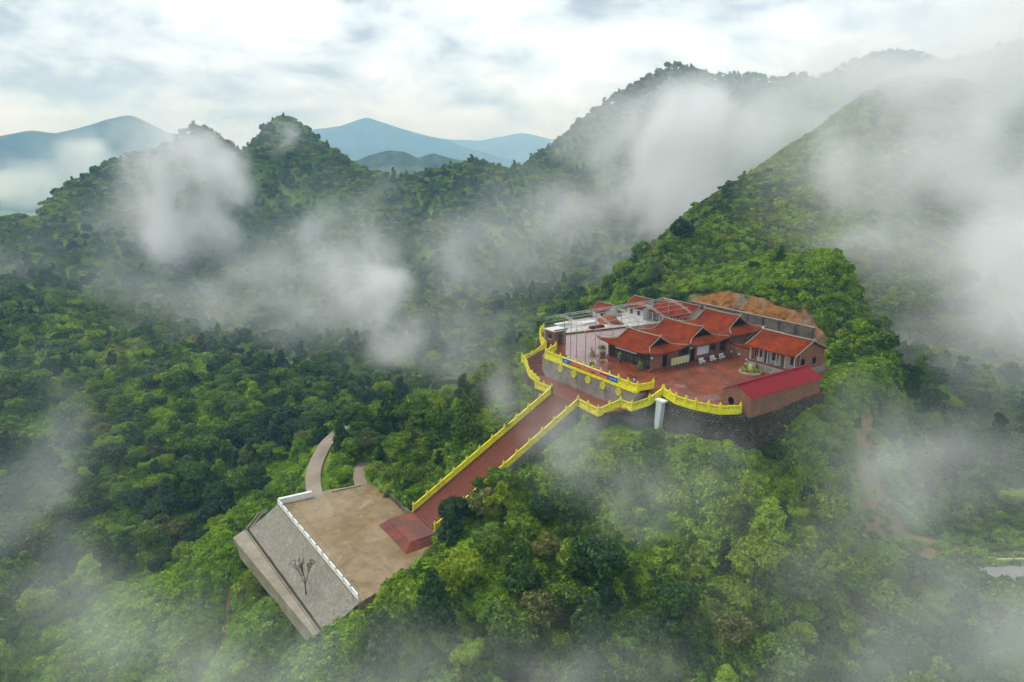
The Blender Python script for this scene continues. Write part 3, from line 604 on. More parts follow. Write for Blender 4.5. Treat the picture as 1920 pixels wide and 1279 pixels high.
# landing between stair and wall
ld = MB().prism([(-8.2,-5.6),(-3.6,-5.2),(-3.6,-4.95),(3.6,-4.95),(3.6,-5.2),(9.4,-5.6),(10.4,-1.6),(10.4,-0.05),(-12.6,-0.05),(-14.2,0.4),(-15,0.6),(-15,-1.8)], -4.3, -4.0).build('stair_landing', MATS['stair_tile']); place(ld)
tag(ld, 'red paved landing between the long stairway and the medallion wall', 'landing', kind='structure')
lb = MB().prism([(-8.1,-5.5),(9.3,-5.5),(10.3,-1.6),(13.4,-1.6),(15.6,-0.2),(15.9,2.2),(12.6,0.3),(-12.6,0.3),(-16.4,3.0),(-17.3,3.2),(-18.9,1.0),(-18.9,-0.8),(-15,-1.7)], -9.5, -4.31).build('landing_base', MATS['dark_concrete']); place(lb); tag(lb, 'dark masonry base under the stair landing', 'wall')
# side flights from landing up to the terrace, tread by tread
def flight(label, A0, A1, B0, B1, za, zb, n):
    t = thing('side_stair', label, 'stairs', 0, 0, 0)
    for k in range(n):
        a = k / n; b = (k + 1) / n
        L0 = Vector(A0).lerp(Vector(B0), a); L1 = Vector(A0).lerp(Vector(B0), b); R0 = Vector(A1).lerp(Vector(B1), a); R1 = Vector(A1).lerp(Vector(B1), b)
        z = za + (zb - za) * b
        MB().prism([L0, R0, R1, L1], z - 0.35, z).build('step', MATS['stair_tile'], t)
    return t
flight('right flight of red steps from the landing up to the terrace gate', (9.3,-0.1), (9.3,-5.4), (12.6,-0.1), (12.9,-1.6), -4.0, -2.6, 8)
flight('upper right red steps curving round the wall end onto the terrace', (12.8,-0.2), (13.5,-1.7), (13.3,2.5), (15.9,2.5), -2.6, 0.0, 14)
flight('left flight of red steps from the landing along the wall', (-12.6,-0.1), (-14.8,-2.2), (-15.0,1.2), (-17.8,-1.0), -4.0, -2.5, 8)
flight('upper left red steps turning up onto the terrace corner', (-15.2,1.3), (-18.8,-0.9), (-15.8,3.4), (-17.4,3.6), -2.5, 0.0, 14)

# yellow balustrades: posts with bud finials, coping, openwork panels
def bud(mb, x, y, z, s=1.0):
    mb.lathe(x, y, [(0.10*s, z), (0.13*s, z+0.05*s), (0.08*s, z+0.09*s), (0.15*s, z+0.2*s), (0.13*s, z+0.29*s), (0.05*s, z+0.4*s), (0.012*s, z+0.47*s)], 8)
POST = MB().box(-0.15,0.15,-0.15,0.15,-0.25,1.28).box(-0.19,0.19,-0.19,0.19,1.28,1.36).mesh('post')
FIN = MB(); bud(FIN, 0, 0, 1.36); FIN = FIN.mesh('finial')
def balustrade(label, pts, closed=False, spacing=2.3, group=None, h=1.15):
    base = pts[0]
    t = thing('balustrade', label, 'balustrade', 0, 0, 0, group=group)
    marks = []
    for (a, b) in zip(pts[:-1], pts[1:]):
        a, b = Vector(a), Vector(b); n = max(1, round((b - a).length / spacing))
        for k in range(n): marks.append(a.lerp(b, k / n))
    marks.append(Vector(pts[-1]))
    for p in marks:
        o = mobj('post', POST, MATS['yellow_paint'], t); o.location = p
        f = mobj('finial', FIN, MATS['yellow_paint'], o)
    for a, b in zip(marks[:-1], marks[1:]):
        d = (b - a); L_ = d.length; d = d / L_; a2, b2 = a + d * 0.15, b - d * 0.15
        Z = Vector((0, 0, 1))
        MB().bar(a2 + Z * (h - 0.06), b2 + Z * (h - 0.06), 0.24, 0.13).build('top_rail', MATS['yellow_paint'], t)
        MB().bar(a2 + Z * 0.02, b2 + Z * 0.02, 0.30, 0.5).build('plinth', MATS['yellow_paint'], t)
        p = MB()
        p.bar(a2 + Z * 0.62, b2 + Z * 0.62, 0.09, 0.10)
        p.bar(a2 + Z * 0.88, b2 + Z * 0.88, 0.09, 0.10)
        for f_ in (0.14, 0.3, 0.5, 0.7, 0.86):
            c = a.lerp(b, f_); p.bar(c + Z * 0.25, c + Z * 1.05, 0.09, 0.14, up=(d.x, d.y, 0.001))
        for f_, g_ in ((0.3, 0.5), (0.7, 0.5)):
            p.bar(a.lerp(b, f_) + Z * 0.3, a.lerp(b, g_) + Z * 0.84, 0.07, 0.09); p.bar(a.lerp(b, f_) + Z * 0.84, a.lerp(b, g_) + Z * 0.3, 0.07, 0.09)
        p.bar(a2 + Z * 0.42, b2 + Z * 0.42, 0.05, 0.34)
        p.build('panel', MATS['yellow_paint'], t)
    return t
balustrade('yellow balustrade along the left edge of the long stairway', [(-3.77,-33.4,-19.1),(-3.77,-5.1,-3.95)], spacing=2.9)
balustrade('yellow balustrade along the right edge of the long stairway', [(3.77,-33.4,-19.1),(3.77,-5.1,-3.95)], spacing=2.9)
balustrade('zigzag yellow balustrade on the left of the stair landing', [(-3.77,-5.1,-4),(-8.1,-5.5,-4),(-8.6,-4.4,-4),(-14.9,-2.2,-4),(-17.9,-1.0,-2.5),(-19.2,-0.9,-2.5),(-18.6,1.2,-2.0),(-17.4,3.4,0)])
balustrade('zigzag yellow balustrade on the right of the stair landing', [(3.77,-5.1,-4),(9.5,-5.5,-4),(10.8,-1.8,-2.7),(13.5,-1.8,-2.6),(15.8,-0.2,-1.2),(16.1,2.4,0)])
balustrade('yellow balustrade with the long banner on the terrace front', [(-15.2,4.6,0),(-12.6,0.15,0),(12.6,0.15,0),(13.0,3.4,0)])
balustrade('yellow balustrade above the stone wall on the terrace right', [(16.3,2.45,0),(18.2,1.82,0),(20,1.28,0),(21.9,1.48,0),(23.6,1.75,0),(25.4,2.55,0),(27,3.3,0),(28.55,6.1,0)], spacing=2.6)
balustrade('curved yellow balustrade round the far left of the terrace', [(-17.4,3.7,0),(-19.5,4.6,0),(-21.8,5.8,0),(-24,7.2,0),(-26.2,8.8,0),(-28,10.4,0),(-29.3,12,0)], spacing=2.8)

# banner hung on the front balustrade: three cloth panels with glyph strokes too small to read
bn = thing('banner', 'long red and blue lettered banner hung on the front balustrade', 'banner', 0, 0, 0)
def cloth(name, u0, u1, m):
    return MB().box(u0, u1, -0.075, -0.045, 0.16, 1.06).build(name, MATS[m], bn)
pb = cloth('blue_panel', -7.1, -4.75, 'banner_blue'); pr = cloth('red_panel', -4.74, 5.74, 'banner_red'); pc = cloth('blue_panel', 5.75, 8.0, 'banner_blue')
def glyphs(parent, m, u0, u1, zc_, size, seed):
    r = np.random.default_rng(seed); g = MB(); x = u0
    while x < u1 - size * 0.5:
        w_ = size * r.uniform(0.5, 0.75)
        g.box(x, x + 0.07, -0.093, -0.076, zc_ - size/2, zc_ + size/2)
        k = r.integers(0, 4)
        if k != 0: g.box(x + 0.07, x + w_, -0.092, -0.077, zc_ + size/2 - 0.08, zc_ + size/2)
        if k != 1: g.box(x + w_ - 0.07, x + w_, -0.091, -0.076, zc_ - size/2, zc_ + size/2 - 0.08)
        if k != 2: g.box(x + 0.07, x + w_ - 0.07, -0.0925, -0.0765, zc_ - 0.04, zc_ + 0.04)
        if k != 3: g.box(x + 0.07, x + w_, -0.0935, -0.0775, zc_ - size/2, zc_ - size/2 + 0.08)
        x += w_ + 0.09 + (0.16 if r.random() < 0.2 else 0)
    return g.build('lettering', MATS[m], parent)
glyphs(pr, 'letter_orange', -4.5, 1.0, 0.64, 0.6, 1); glyphs(pr, 'letter_pink', 1.25, 3.6, 0.78, 0.28, 2); glyphs(pr, 'letter_pink', 2.2, 5.3, 0.42, 0.28, 3)
glyphs(pb, 'letter_light_blue', -6.5, -5.5, 0.6, 0.3, 4); glyphs(pc, 'letter_light_blue', 6.2, 7.6, 0.62, 0.24, 5)
MB().box(-7.15, 8.05, -0.095, -0.03, 1.065, 1.13).build('hem', MATS['white_paint'], bn)

# ------------------------------------------------------------------ halls with curved tiled roofs
def curved_roof(parent, hw, hd, zr, ze, lift, wr, tg=0.46, n=14, cap_m='roof_ridge', corner=0.5):
    """hip and gable roof: half width hw, half depth hd at the eaves, ridge half width wr, corners swept up by lift"""
    def ring(t):
        d = hd * (1 - t)
        w_ = wr + (hw - wr) * max(0, (tg - t) / tg) ** 1.15 if t < tg else wr
        zc_ = ze + (zr - ze) * (0.72 * t + 0.28 * t * t)
        l = max(0, 1 - t / tg) ** 1.4
        return w_, d, zc_, l
    def P(t, s, side):
        w_, d, zc_, l = ring(t)
        z = zc_ + lift * l * abs(s) ** 3.2
        out = corner * l * abs(s) ** 3.2
        if side in ('f', 'b'):
            return ((w_ + out) * s, (-1 if side == 'f' else 1) * (d + out), z)
        return ((1 if side == 'r' else -1) * (w_ + out), (d + out) * s, z)
    roof = None
    ts = [i / 12 for i in range(13)]
    for side in 'fb':
        mb = MB(); vs_ = [P(t, -1 + 2 * i / n, side) for t in ts for i in range(n + 1)]
        fs = [(r_*(n+1)+i, r_*(n+1)+i+1, (r_+1)*(n+1)+i+1, (r_+1)*(n+1)+i) for r_ in range(12) for i in range(n)]
        mb.add(vs_, fs if side == 'f' else [f[::-1] for f in fs]); o = mb.build('roof_slope', MATS['roof_tile'], parent, True)
        o.modifiers.new('thick', 'SOLIDIFY').thickness = 0.14
        roof = roof or o
    tl = [tg * i / 6 for i in range(7)]
    for side in 'lr':
        mb = MB(); vs_ = [P(t, -1 + 2 * i / n, side) for t in tl for i in range(n + 1)]
        fs = [(r_*(n+1)+i, r_*(n+1)+i+1, (r_+1)*(n+1)+i+1, (r_+1)*(n+1)+i) for r_ in range(6) for i in range(n)]
        mb.add(vs_, fs if side == 'r' else [f[::-1] for f in fs]); o = mb.build('roof_skirt', MATS['roof_tile'], parent, True)
        o.modifiers.new('thick', 'SOLIDIFY').thickness = 0.14
        sx = 1 if side == 'r' else -1
        w_, d, zc_, l = ring(tg)
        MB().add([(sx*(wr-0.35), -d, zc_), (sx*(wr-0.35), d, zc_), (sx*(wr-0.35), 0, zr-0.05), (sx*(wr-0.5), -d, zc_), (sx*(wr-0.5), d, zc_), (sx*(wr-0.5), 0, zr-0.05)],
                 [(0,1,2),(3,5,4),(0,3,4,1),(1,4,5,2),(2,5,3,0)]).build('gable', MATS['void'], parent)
    rc = MB().tube([(-wr-0.1,0,zr+0.2),(-wr*0.6,0,zr+0.09),(0,0,zr+0.07),(wr*0.6,0,zr+0.09),(wr+0.1,0,zr+0.2)], 0.14, 6).build('ridge_cap', MATS[cap_m], parent)
    fm = MB()
    fm.box(-0.16,0.16,-0.13,0.13,-0.05,0.32).box(-0.1,0.1,-0.09,0.09,0.32,0.5)
    fme = fm.mesh('ridge_finial')
    for sx in (-1, 1):
        o = mobj('ridge_finial', fme, MATS[cap_m], parent); o.location = (sx*(wr+0.12), 0, zr+0.12)
        for side, sy in (('f', -1), ('b', 1)):
            pts = [Vector(P(t, sx, side)) + Vector((0, 0, 0.08)) for t in ts[::-1]]
            MB().tube(pts, [0.09]*9 + [0.1, 0.11, 0.12, 0.10], 6).build('hip_cap', MATS[cap_m], parent)
            e = pts[-1]; dv = Vector((sx, sy, 0)).normalized()
            MB().tube([e - dv*0.3 + Vector((0,0,0.05)), e + dv*0.12 + Vector((0,0,0.14)), e + dv*0.28 + Vector((0,0,0.36)), e + dv*0.2 + Vector((0,0,0.58))], [0.11,0.1,0.07,0.02], 6).build('corner_finial', MATS['dark_stone'], parent)
def hall(name, label, u, v, bw, bd, hw, hd, zr, ze, lift, wr, wall_h, front=False):
    t = thing(name, label, 'temple hall', u, v, 0)
    MB().box(-bw-0.5, bw+0.5, -bd-0.9, bd+0.5, 0.004, 0.22).build('plinth', MATS['stair_tile'], t)
    MB().box(-bw, -bw+0.3, -bd, bd, 0.22, wall_h).build('wall', MATS['brick'], t)
    MB().box(bw-0.3, bw, -bd, bd, 0.22, wall_h).build('wall', MATS['brick'], t)
    MB().box(-bw+0.3, bw-0.3, bd-0.3, bd-0.003, 0.22, wall_h-0.003).build('wall', MATS['brick'], t)
    MB().box(-bw+0.3, bw-0.3, -bd+1.25, -bd+1.4, 0.22, wall_h-0.006).build('front_wall', MATS['dark_timber'], t)
    MB().box(-bw+0.3, bw-0.3, -bd+0.02, -bd+0.3, wall_h-0.5, wall_h-0.004).build('lintel', MATS['dark_timber'], t)
    MB().box(-bw+0.02, bw-0.02, -bd+0.3, bd-0.31, wall_h-0.003, wall_h+0.2).build('ceiling', MATS['dark_timber'], t)
    MB().tube([(0,0,0.22),(0,0,wall_h-0.2)], 0.17, 8, False)
    colm = MB().lathe(0, 0, [(0.24,0.22),(0.24,0.36),(0.16,0.4),(0.15,wall_h-0.45)], 10).mesh('column')
    nb = 5
    for i in range(nb + 1):
        x = -bw + 0.45 + (2*bw-0.9) * i / nb
        o = mobj('column', colm, MATS['dark_timber'], t); o.location = (x, -bd+0.2, 0)
    dw = (2*bw-0.9) / nb
    pan = MB().box(-dw*0.115, dw*0.115, -0.06, 0, 0, 2.2).mesh('door_leaf'); ins = MB().box(-dw*0.085, dw*0.085, -0.09, -0.055, 1.0, 2.05).mesh('lattice'); ins2 = MB().box(-dw*0.085, dw*0.085, -0.09, -0.055, 0.15, 0.85).mesh('door_panel')
    for i in range(nb):
        for k in range(4):
            o = mobj('door_leaf', pan, MATS['grey_timber'], t); o.location = (-bw + 0.45 + dw*(i + 0.5) + (k-1.5)*dw*0.235, -bd+1.25, 0.3)
            mobj('lattice', ins, MATS['dark_timber'], o); mobj('door_panel', ins2, MATS['plaster' if (i*4+k) % 3 else 'grey_timber'], o)
    curved_roof(t, hw, hd, zr, ze, lift, wr)
    return t
fh = hall('front_hall', 'front temple hall nearest the stairs with curved red tile roof', 0.1, 13.6, 5.75, 3.6, 6.5, 4.7, 5.5, 3.05, 0.75, 4.3, 3.0)
mh = hall('middle_hall', 'middle temple hall with large white screen on its side wall', 0.4, 24.0, 5.75, 4.4, 6.9, 5.4, 6.1, 3.3, 0.75, 4.9, 3.2)
rh = hall('rear_hall', 'rearmost temple hall with the highest curved red roof', 0.8, 35.0, 5.6, 4.2, 6.6, 5.2, 6.9, 3.7, 0.75, 4.4, 3.6)
sg = MB().box(-3.0, 2.6, -4.22, -4.16, 2.5, 3.02).build('sign_board', MATS['white_paint'], fh)
g = MB(); r_ = np.random.default_rng(9); x = -2.8
while x < 2.4:
    w_ = r_.uniform(0.1, 0.22)
    if r_.random() < 0.85:
        g.box(x, x+0.04, -4.235, -4.221, 2.62, 2.9); g.box(x+0.04, x+w_, -4.234, -4.2215, 2.84, 2.9); g.box(x+w_*0.6, x+w_, -4.233, -4.2212, 2.62, 2.7)
    x += w_ + 0.08
g.build('lettering', MATS['letter_dark'], sg)
# openings on the side (right) walls of the halls
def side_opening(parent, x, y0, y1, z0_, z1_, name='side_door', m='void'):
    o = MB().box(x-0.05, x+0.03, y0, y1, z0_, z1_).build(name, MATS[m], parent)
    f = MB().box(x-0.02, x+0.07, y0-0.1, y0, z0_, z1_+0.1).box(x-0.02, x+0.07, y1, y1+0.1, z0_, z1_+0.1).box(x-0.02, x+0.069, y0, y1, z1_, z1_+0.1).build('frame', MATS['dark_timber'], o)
    return o
side_opening(fh, 5.75, -0.6, 0.4, 0.25, 2.4)
side_opening(mh, 5.75, -4.0, -2.9, 0.25, 2.6)
for k in range(3): side_opening(mh, 5.75, 1.6 + 0.55*k, 1.6 + 0.55*k + 0.26, 1.5, 2.5, 'window')
sc = MB().box(5.76, 5.86, -2.1, 0.9, 1.25, 3.0).build('projection_screen', MATS['screen_white'], mh)
sf = MB()
for (a, b, c, d) in ((-2.18,-2.1,1.17,3.08),(0.9,0.98,1.17,3.08)): sf.box(5.755, 5.9, a, b, c, d)
sf.box(5.755, 5.899, -2.1, 0.9, 3.0, 3.08).box(5.755, 5.899, -2.1, 0.9, 1.17, 1.25).build('frame', MATS['white_paint'], sc)
def lamp_globe(parent, x, y, z, r=0.16):
    return MB().lathe(x, y, [(0.03,z-r),(r*0.8,z-r*0.55),(r,z),(r*0.8,z+r*0.55),(0.03,z+r)], 8).build('lamp_globe', MATS['white_paint'], parent, True)
lamp_globe(mh, 6.1, -4.35, 3.0, 0.3); lamp_globe(fh, 6.2, -3.9, 2.6, 0.22)

# notice board, benches
nbd = thing('notice_board', 'pale yellow six panel notice board beside the front hall', 'notice board', 7.0, 16.4, 0)
pme = MB().box(-0.03, 0.03, -0.385, 0.385, 0.62, 2.0).mesh('panel'); lme = MB().box(-0.035, 0.035, -0.03, 0.03, 0, 0.62).mesh('leg')
for k in range(6):
    o = mobj('panel', pme, MATS['notice_cream'], nbd); o.location = (0, -2.0 + 0.8*k, 0)
    l = mobj('leg', lme, MATS['galvanised_steel'], nbd); l.location = (0, -2.0 + 0.8*k, 0)
MB().box(-0.045, 0.045, -2.42, 2.42, 2.001, 2.06).build('top_rail', MATS['grey_timber'], nbd)
bs = [('leftmost white concrete bench under the screen wall', 21.6), ('middle white concrete bench of the three by the hall', 24.7), ('white concrete bench farthest right by the hall corner', 27.3)]
seat = MB().box(0.25, 0.72, -0.62, 0.62, 0.42, 0.5).mesh('seat'); bk = MB().box(0.0, 0.09, -0.62, 0.62, 0.58, 0.98).mesh('backrest'); lg = MB().box(0.02, 0.6, -0.06, 0.06, 0, 0.42).box(0.02, 0.1, -0.06, 0.06, 0.42, 0.58).mesh('leg')
for lab, v in bs:
    t = thing('bench', lab, 'bench', 7.4, v, 0, group='white benches by the halls')
    mobj('seat', seat, MATS['white_paint'], t); mobj('backrest', bk, MATS['white_paint'], t)
    for s_ in (-0.45, 0.45):
        o = mobj('leg', lg, MATS['white_paint'], t); o.location = (0, s_, 0)

# right-hand building: gable roof, veranda, stone footing
rb = thing('side_building', 'long gabled brick building with pink plaster veranda on the right', 'building', 18.8, 31.0, 0)
fn = lambda s, t: (Vector((-4.9 + 9.8*s, -4.4, 0.0 + 1.25*t)), Vector((0, -1, 0)))
MB().box(-4.9, 4.9, -4.4, 4.9, 0.004, 1.25).build('footing', MATS['mortar'], rb)
fs_ = MB(); irregular_stones(fs_, fn, 18, 3, 21, 0.9, 0.1); o = fs_.build('stone_facing', MATS['stone'], rb); o['kind'] = 'stuff'
MB().box(-4.6, 4.6, -2.7, -2.5, 1.25, 4.3).build('front_wall', MATS['plaster'], rb)
MB().box(-4.6, 4.6, 4.3, 4.6, 1.25, 4.2).build('rear_wall', MATS['brick'], rb)
for s_ in (-1, 1):
    x0, x1 = (4.3, 4.6) if s_ > 0 else (-4.6, -4.3)
    MB().add([(x0,-3.0,1.25),(x0,4.29,1.25),(x0,4.29,4.3),(x0,0,6.25),(x0,-3.0,4.6),(x1,-3.0,1.25),(x1,4.29,1.25),(x1,4.29,4.3),(x1,0,6.25),(x1,-3.0,4.6)],
             [(0,1,2,3,4),(9,8,7,6,5),(0,5,6,1),(1,6,7,2),(2,7,8,3),(3,8,9,4),(4,9,5,0)]).build('gable_wall', MATS['brick'], rb)
for i in range(6):
    MB().box(-4.55 + 1.8*i, -4.35 + 1.8*i, -4.25, -4.05, 1.25, 4.1).build('column', MATS['plaster'], rb)
for i, x in enumerate((-3.6, -2.0, -0.3, 1.4, 3.4)):
    if i in (1, 3):
        o = MB().box(x-0.45, x+0.45, -2.74, -2.69, 1.27, 3.4).build('door', MATS['dark_timber' if i == 1 else 'grey_timber'], rb)
        MB().box(x+0.3, x+0.36, -2.78, -2.741, 2.2, 2.36).build('handle', MATS['galvanised_steel'], o)
    else:
        o = MB().box(x-0.5, x+0.5, -2.74, -2.69, 2.1, 3.4).build('window', MATS['glass'], rb)
        MB().box(x-0.56, x-0.5, -2.76, -2.69, 2.04, 3.46).box(x+0.5, x+0.56, -2.76, -2.69, 2.04, 3.46).box(x-0.5, x+0.5, -2.759, -2.69, 3.4, 3.46).box(x-0.5, x+0.5, -2.759, -2.69, 2.04, 2.1).box(x-0.02, x+0.02, -2.758, -2.741, 2.1, 3.4).build('frame', MATS['dark_timber'], o)
MB().box(-4.8, 4.8, -4.3, -4.2, 1.25, 1.6).build('veranda_kerb', MATS['stair_tile'], rb)
side_opening(rb, 4.6, -2.3, -1.4, 1.27, 3.3); side_opening(rb, 4.6, 1.2, 2.0, 2.0, 3.1, 'window')
for s_ in (-1, 1):
    y1 = -5.1 if s_ < 0 else 5.2
    n_ = 8; vs_ = []
    for i in range(n_ + 1):
        tt = i / n_; zz = 6.45 + (4.15 - 6.45) * (0.62*tt**0.9 + 0.38*tt) + (0.12 if i == n_ else 0)
        for x in (-5.2, -2.6, 0, 2.6, 5.2): vs_.append((x, y1*tt, zz + 0.10*(abs(x)/5.2)**3*tt))
    fs = [(i*5+k, i*5+k+1, (i+1)*5+k+1, (i+1)*5+k) for i in range(n_) for k in range(4)]
    o = MB().add(vs_, fs if s_ > 0 else [f[::-1] for f in fs]).build('roof_slope', MATS['roof_tile'], rb, True); md = o.modifiers.new('thick', 'SOLIDIFY'); md.thickness = 0.14
    for sx in (-1, 1):
        MB().tube([Vector((sx*5.2, y1*tt, 6.45 + (4.15-6.45)*(0.62*tt**0.9+0.38*tt) + 0.12 + 0.1*tt)) for tt in (0, 0.25, 0.5, 0.75, 1)], 0.09, 6).build('verge_cap', MATS['roof_ridge'], rb)
MB().tube([(-5.3,0,6.62),(0,0,6.53),(5.3,0,6.62)], 0.13, 6).build('ridge_cap', MATS['roof_ridge'], rb)
for sx in (-1, 1): MB().box(sx*5.25-0.12, sx*5.25+0.12, -0.1, 0.1, 6.6, 6.98).build('ridge_finial', MATS['white_paint' if sx < 0 else 'roof_ridge'], rb)

# shed with crimson metal roof
sh = thing('brick_shed', 'long low brick shed with crimson metal roof at the terrace edge', 'shed', 27.3, 15.4, 0)
hw, l0, l1 = 2.65, -8.9, 9.0
for s_ in (-1, 1):
    x0, x1 = (hw-0.25, hw) if s_ > 0 else (-hw, -hw+0.25)
    MB().box(x0, x1, l0+0.25, l1-0.25, -0.6, 2.62).build('side_wall', MATS['shed_brick'], sh)
for s_ in (-1, 1):
    y0, y1 = (l0, l0+0.25) if s_ < 0 else (l1-0.25, l1)
    MB().add([(-hw,y0,-0.6),(hw,y0,-0.6),(hw,y0,2.62),(0,y0,3.95),(-hw,y0,2.62),(-hw,y1,-0.6),(hw,y1,-0.6),(hw,y1,2.62),(0,y1,3.95),(-hw,y1,2.62)],
             [(0,1,2,3,4),(9,8,7,6,5),(0,5,6,1),(1,6,7,2),(2,7,8,3),(3,8,9,4),(4,9,5,0)]).build('gable_wall', MATS['shed_brick'], sh)
for s_ in (-1, 1):
    nR = 60; vs_ = []
    for i in range(nR + 1):
        y = l0 - 0.12 + (l1 - l0 + 0.3) * i / nR; dz = 0.035 if i % 2 else 0
        vs_ += [(0, y, 4.05 + dz), (s_*(hw + 0.28), y, 2.58 + dz)]
    fs = [(2*i, 2*i+1, 2*i+3, 2*i+2) for i in range(nR)]
    o = MB().add(vs_, fs if s_ > 0 else [f[::-1] for f in fs]).build('roof_sheet', MATS['metal_roof'], sh); o.modifiers.new('thick', 'SOLIDIFY').thickness = 0.05
MB().bar((0,l0-0.15,4.12),(0,l1+0.2,4.12),0.4,0.06).build('ridge_cap', MATS['metal_roof'], sh)
MB().lathe(0, 0, [(0.0,0),(0.55,0),(0.55,0.06)], 20)
og = MB(); n_ = 20
og.add([(math.cos(2*math.pi*k/n_)*0.55-0.9, l0-0.03, math.sin(2*math.pi*k/n_)*0.6+1.2) for k in range(n_)] + [(math.cos(2*math.pi*k/n_)*0.55-0.9, l0+0.1, math.sin(2*math.pi*k/n_)*0.6+1.2) for k in range(n_)], [tuple(range(n_))] + [(k, n_+k, n_+(k+1) % n_, (k+1) % n_) for k in range(n_)])
og.build('round_window', MATS['void'], sh)

# buildings at the back of the terrace
def small_house(name, label, u, v, z, bw, bd, h, rise_, wallm, rot=0, columns=0, ov=0.7):
    t = thing(name, label, 'house', u, v, z, rot)
    MB().box(-bw, bw, bd-0.25, bd, -1.0, h).build('rear_wall', MATS[wallm], t)
    MB().box(-bw, bw, -bd + (1.2 if columns else 0), -bd + (1.45 if columns else 0.25), -1.0, h).build('front_wall', MATS[wallm], t)
    for s_ in (-1, 1):
        x0, x1 = (bw-0.25, bw) if s_ > 0 else (-bw, -bw+0.25)
        ya, yb = -bd + (1.45 if columns else 0.25), bd-0.25
        MB().add([(x0,ya,-1),(x0,yb,-1),(x0,yb,h),(x0,0,h+rise_*0.9),(x0,ya,h),(x1,ya,-1),(x1,yb,-1),(x1,yb,h),(x1,0,h+rise_*0.9),(x1,ya,h)],
                 [(0,1,2,3,4),(9,8,7,6,5),(0,5,6,1),(1,6,7,2),(2,7,8,3),(3,8,9,4),(4,9,5,0)]).build('gable_wall', MATS[wallm], t)
    for s_ in (-1, 1):
        y1 = s_*(bd+ov); sl = rise_/bd; zl = h - sl*ov*0.6
        vs_ = [(x, y1*tt, h+rise_ + (zl-h-rise_)*(0.8*tt+0.2*tt**0.6)) for tt in (0,0.2,0.4,0.6,0.8,1) for x in (-bw-0.5, 0, bw+0.5)]
        fs = [(i*3+k, i*3+k+1, (i+1)*3+k+1, (i+1)*3+k) for i in range(5) for k in range(2)]
        o = MB().add(vs_, fs if s_ > 0 else [f[::-1] for f in fs]).build('roof_slope', MATS['roof_tile'], t, True); o.modifiers.new('thick', 'SOLIDIFY').thickness = 0.12
    MB().tube([(-bw-0.55,0,h+rise_+0.12),(0,0,h+rise_+0.07),(bw+0.55,0,h+rise_+0.12)], 0.11, 6).build('ridge_cap', MATS['roof_ridge'], t)
    for sx in (-1, 1):
        MB().tube([(sx*(bw+0.5),0,h+rise_+0.1),(sx*(bw+0.5),-(bd+ov)*0.5,h+rise_*0.42),(sx*(bw+0.5),-(bd+ov),h-rise_/bd*ov*0.6+0.08)], 0.08, 6).build('verge_cap', MATS['roof_ridge'], t)
    for i in range(columns):
        x = -bw + 0.2 + (2*bw-0.4)*i/(columns-1)
        MB().lathe(x, -bd, [(0.2,-1),(0.2,0.2),(0.15,0.25),(0.15,h)], 8).build('column', MATS['white_plaster'], t)
        if i < columns - 1: MB().box(x+0.45, x+1.35, -bd+1.15, -bd+1.21, 0, 2.1).build('door', MATS['dark_timber'], t)
    if not columns:
        for x in (-bw*0.5, bw*0.4): 
            o = MB().box(x-0.45, x+0.45, -bd-0.02, -bd+0.05, 0.9, 2.0).build('window', MATS['glass'], t); MB().box(x-0.5, x+0.5, -bd-0.06, -bd-0.021, 0.8, 0.9).build('sill', MATS['white_plaster'], o)
    return t
small_house('side_house', 'red roofed house with white columns behind the arched steel frame', -17.5, 43.0, 0, 5.4, 3.6, 2.7, 2.3, 'plaster', columns=6)
small_house('white_house', 'small white walled house with orange roof left of the columned house', -27.0, 40.5, 0, 2.7, 2.6, 2.9, 1.8, 'white_plaster', rot=0.0)
small_house('far_house', 'far small red roofed hut half hidden by trees behind the terrace', -34.5, 35.0, -1.0, 2.3, 2.0, 2.2, 1.5, 'white_plaster')
small_house('link_house', 'low brick annex with red roof between rear hall and side building', 9.6, 39.5, 0, 2.2, 3.4, 2.6, 1.6, 'brick')
lw = thing('long_wall', 'long dark concrete wall at the foot of the orange rock cutting', 'wall', -5.5, 51.5, 0)
MB().box(-16.4, 16.6, 0, 0.5, -0.3, 3.4).build('wall_body', MATS['dark_concrete'], lw)
MB().box(-16.5, 16.7, -0.1, 0.6, 3.4, 3.55).build('coping', MATS['concrete_wall'], lw)
for k in range(9): MB().box(-16 + 4*k, -15.6 + 4*k, -0.25, -0.001, -0.3, 3.3).build('buttress', MATS['dark_concrete'], lw)
gw = thing('garden_wall', 'brick gate wall with recessed panels between middle hall and side building', 'wall', 9.8, 29.6, 0)
MB().box(-3.2, 3.0, 0, 0.35, 0, 2.6).build('wall_body', MATS['brick'], gw)
MB().box(-3.3, 3.1, -0.15, 0.5, 2.6, 2.85).build('coping', MATS['roof_tile'], gw)
for k in range(3): MB().box(-2.6 + 1.9*k, -1.3 + 1.9*k, -0.05, -0.001, 0.7, 2.1).build('panel', MATS['shed_brick'], gw)

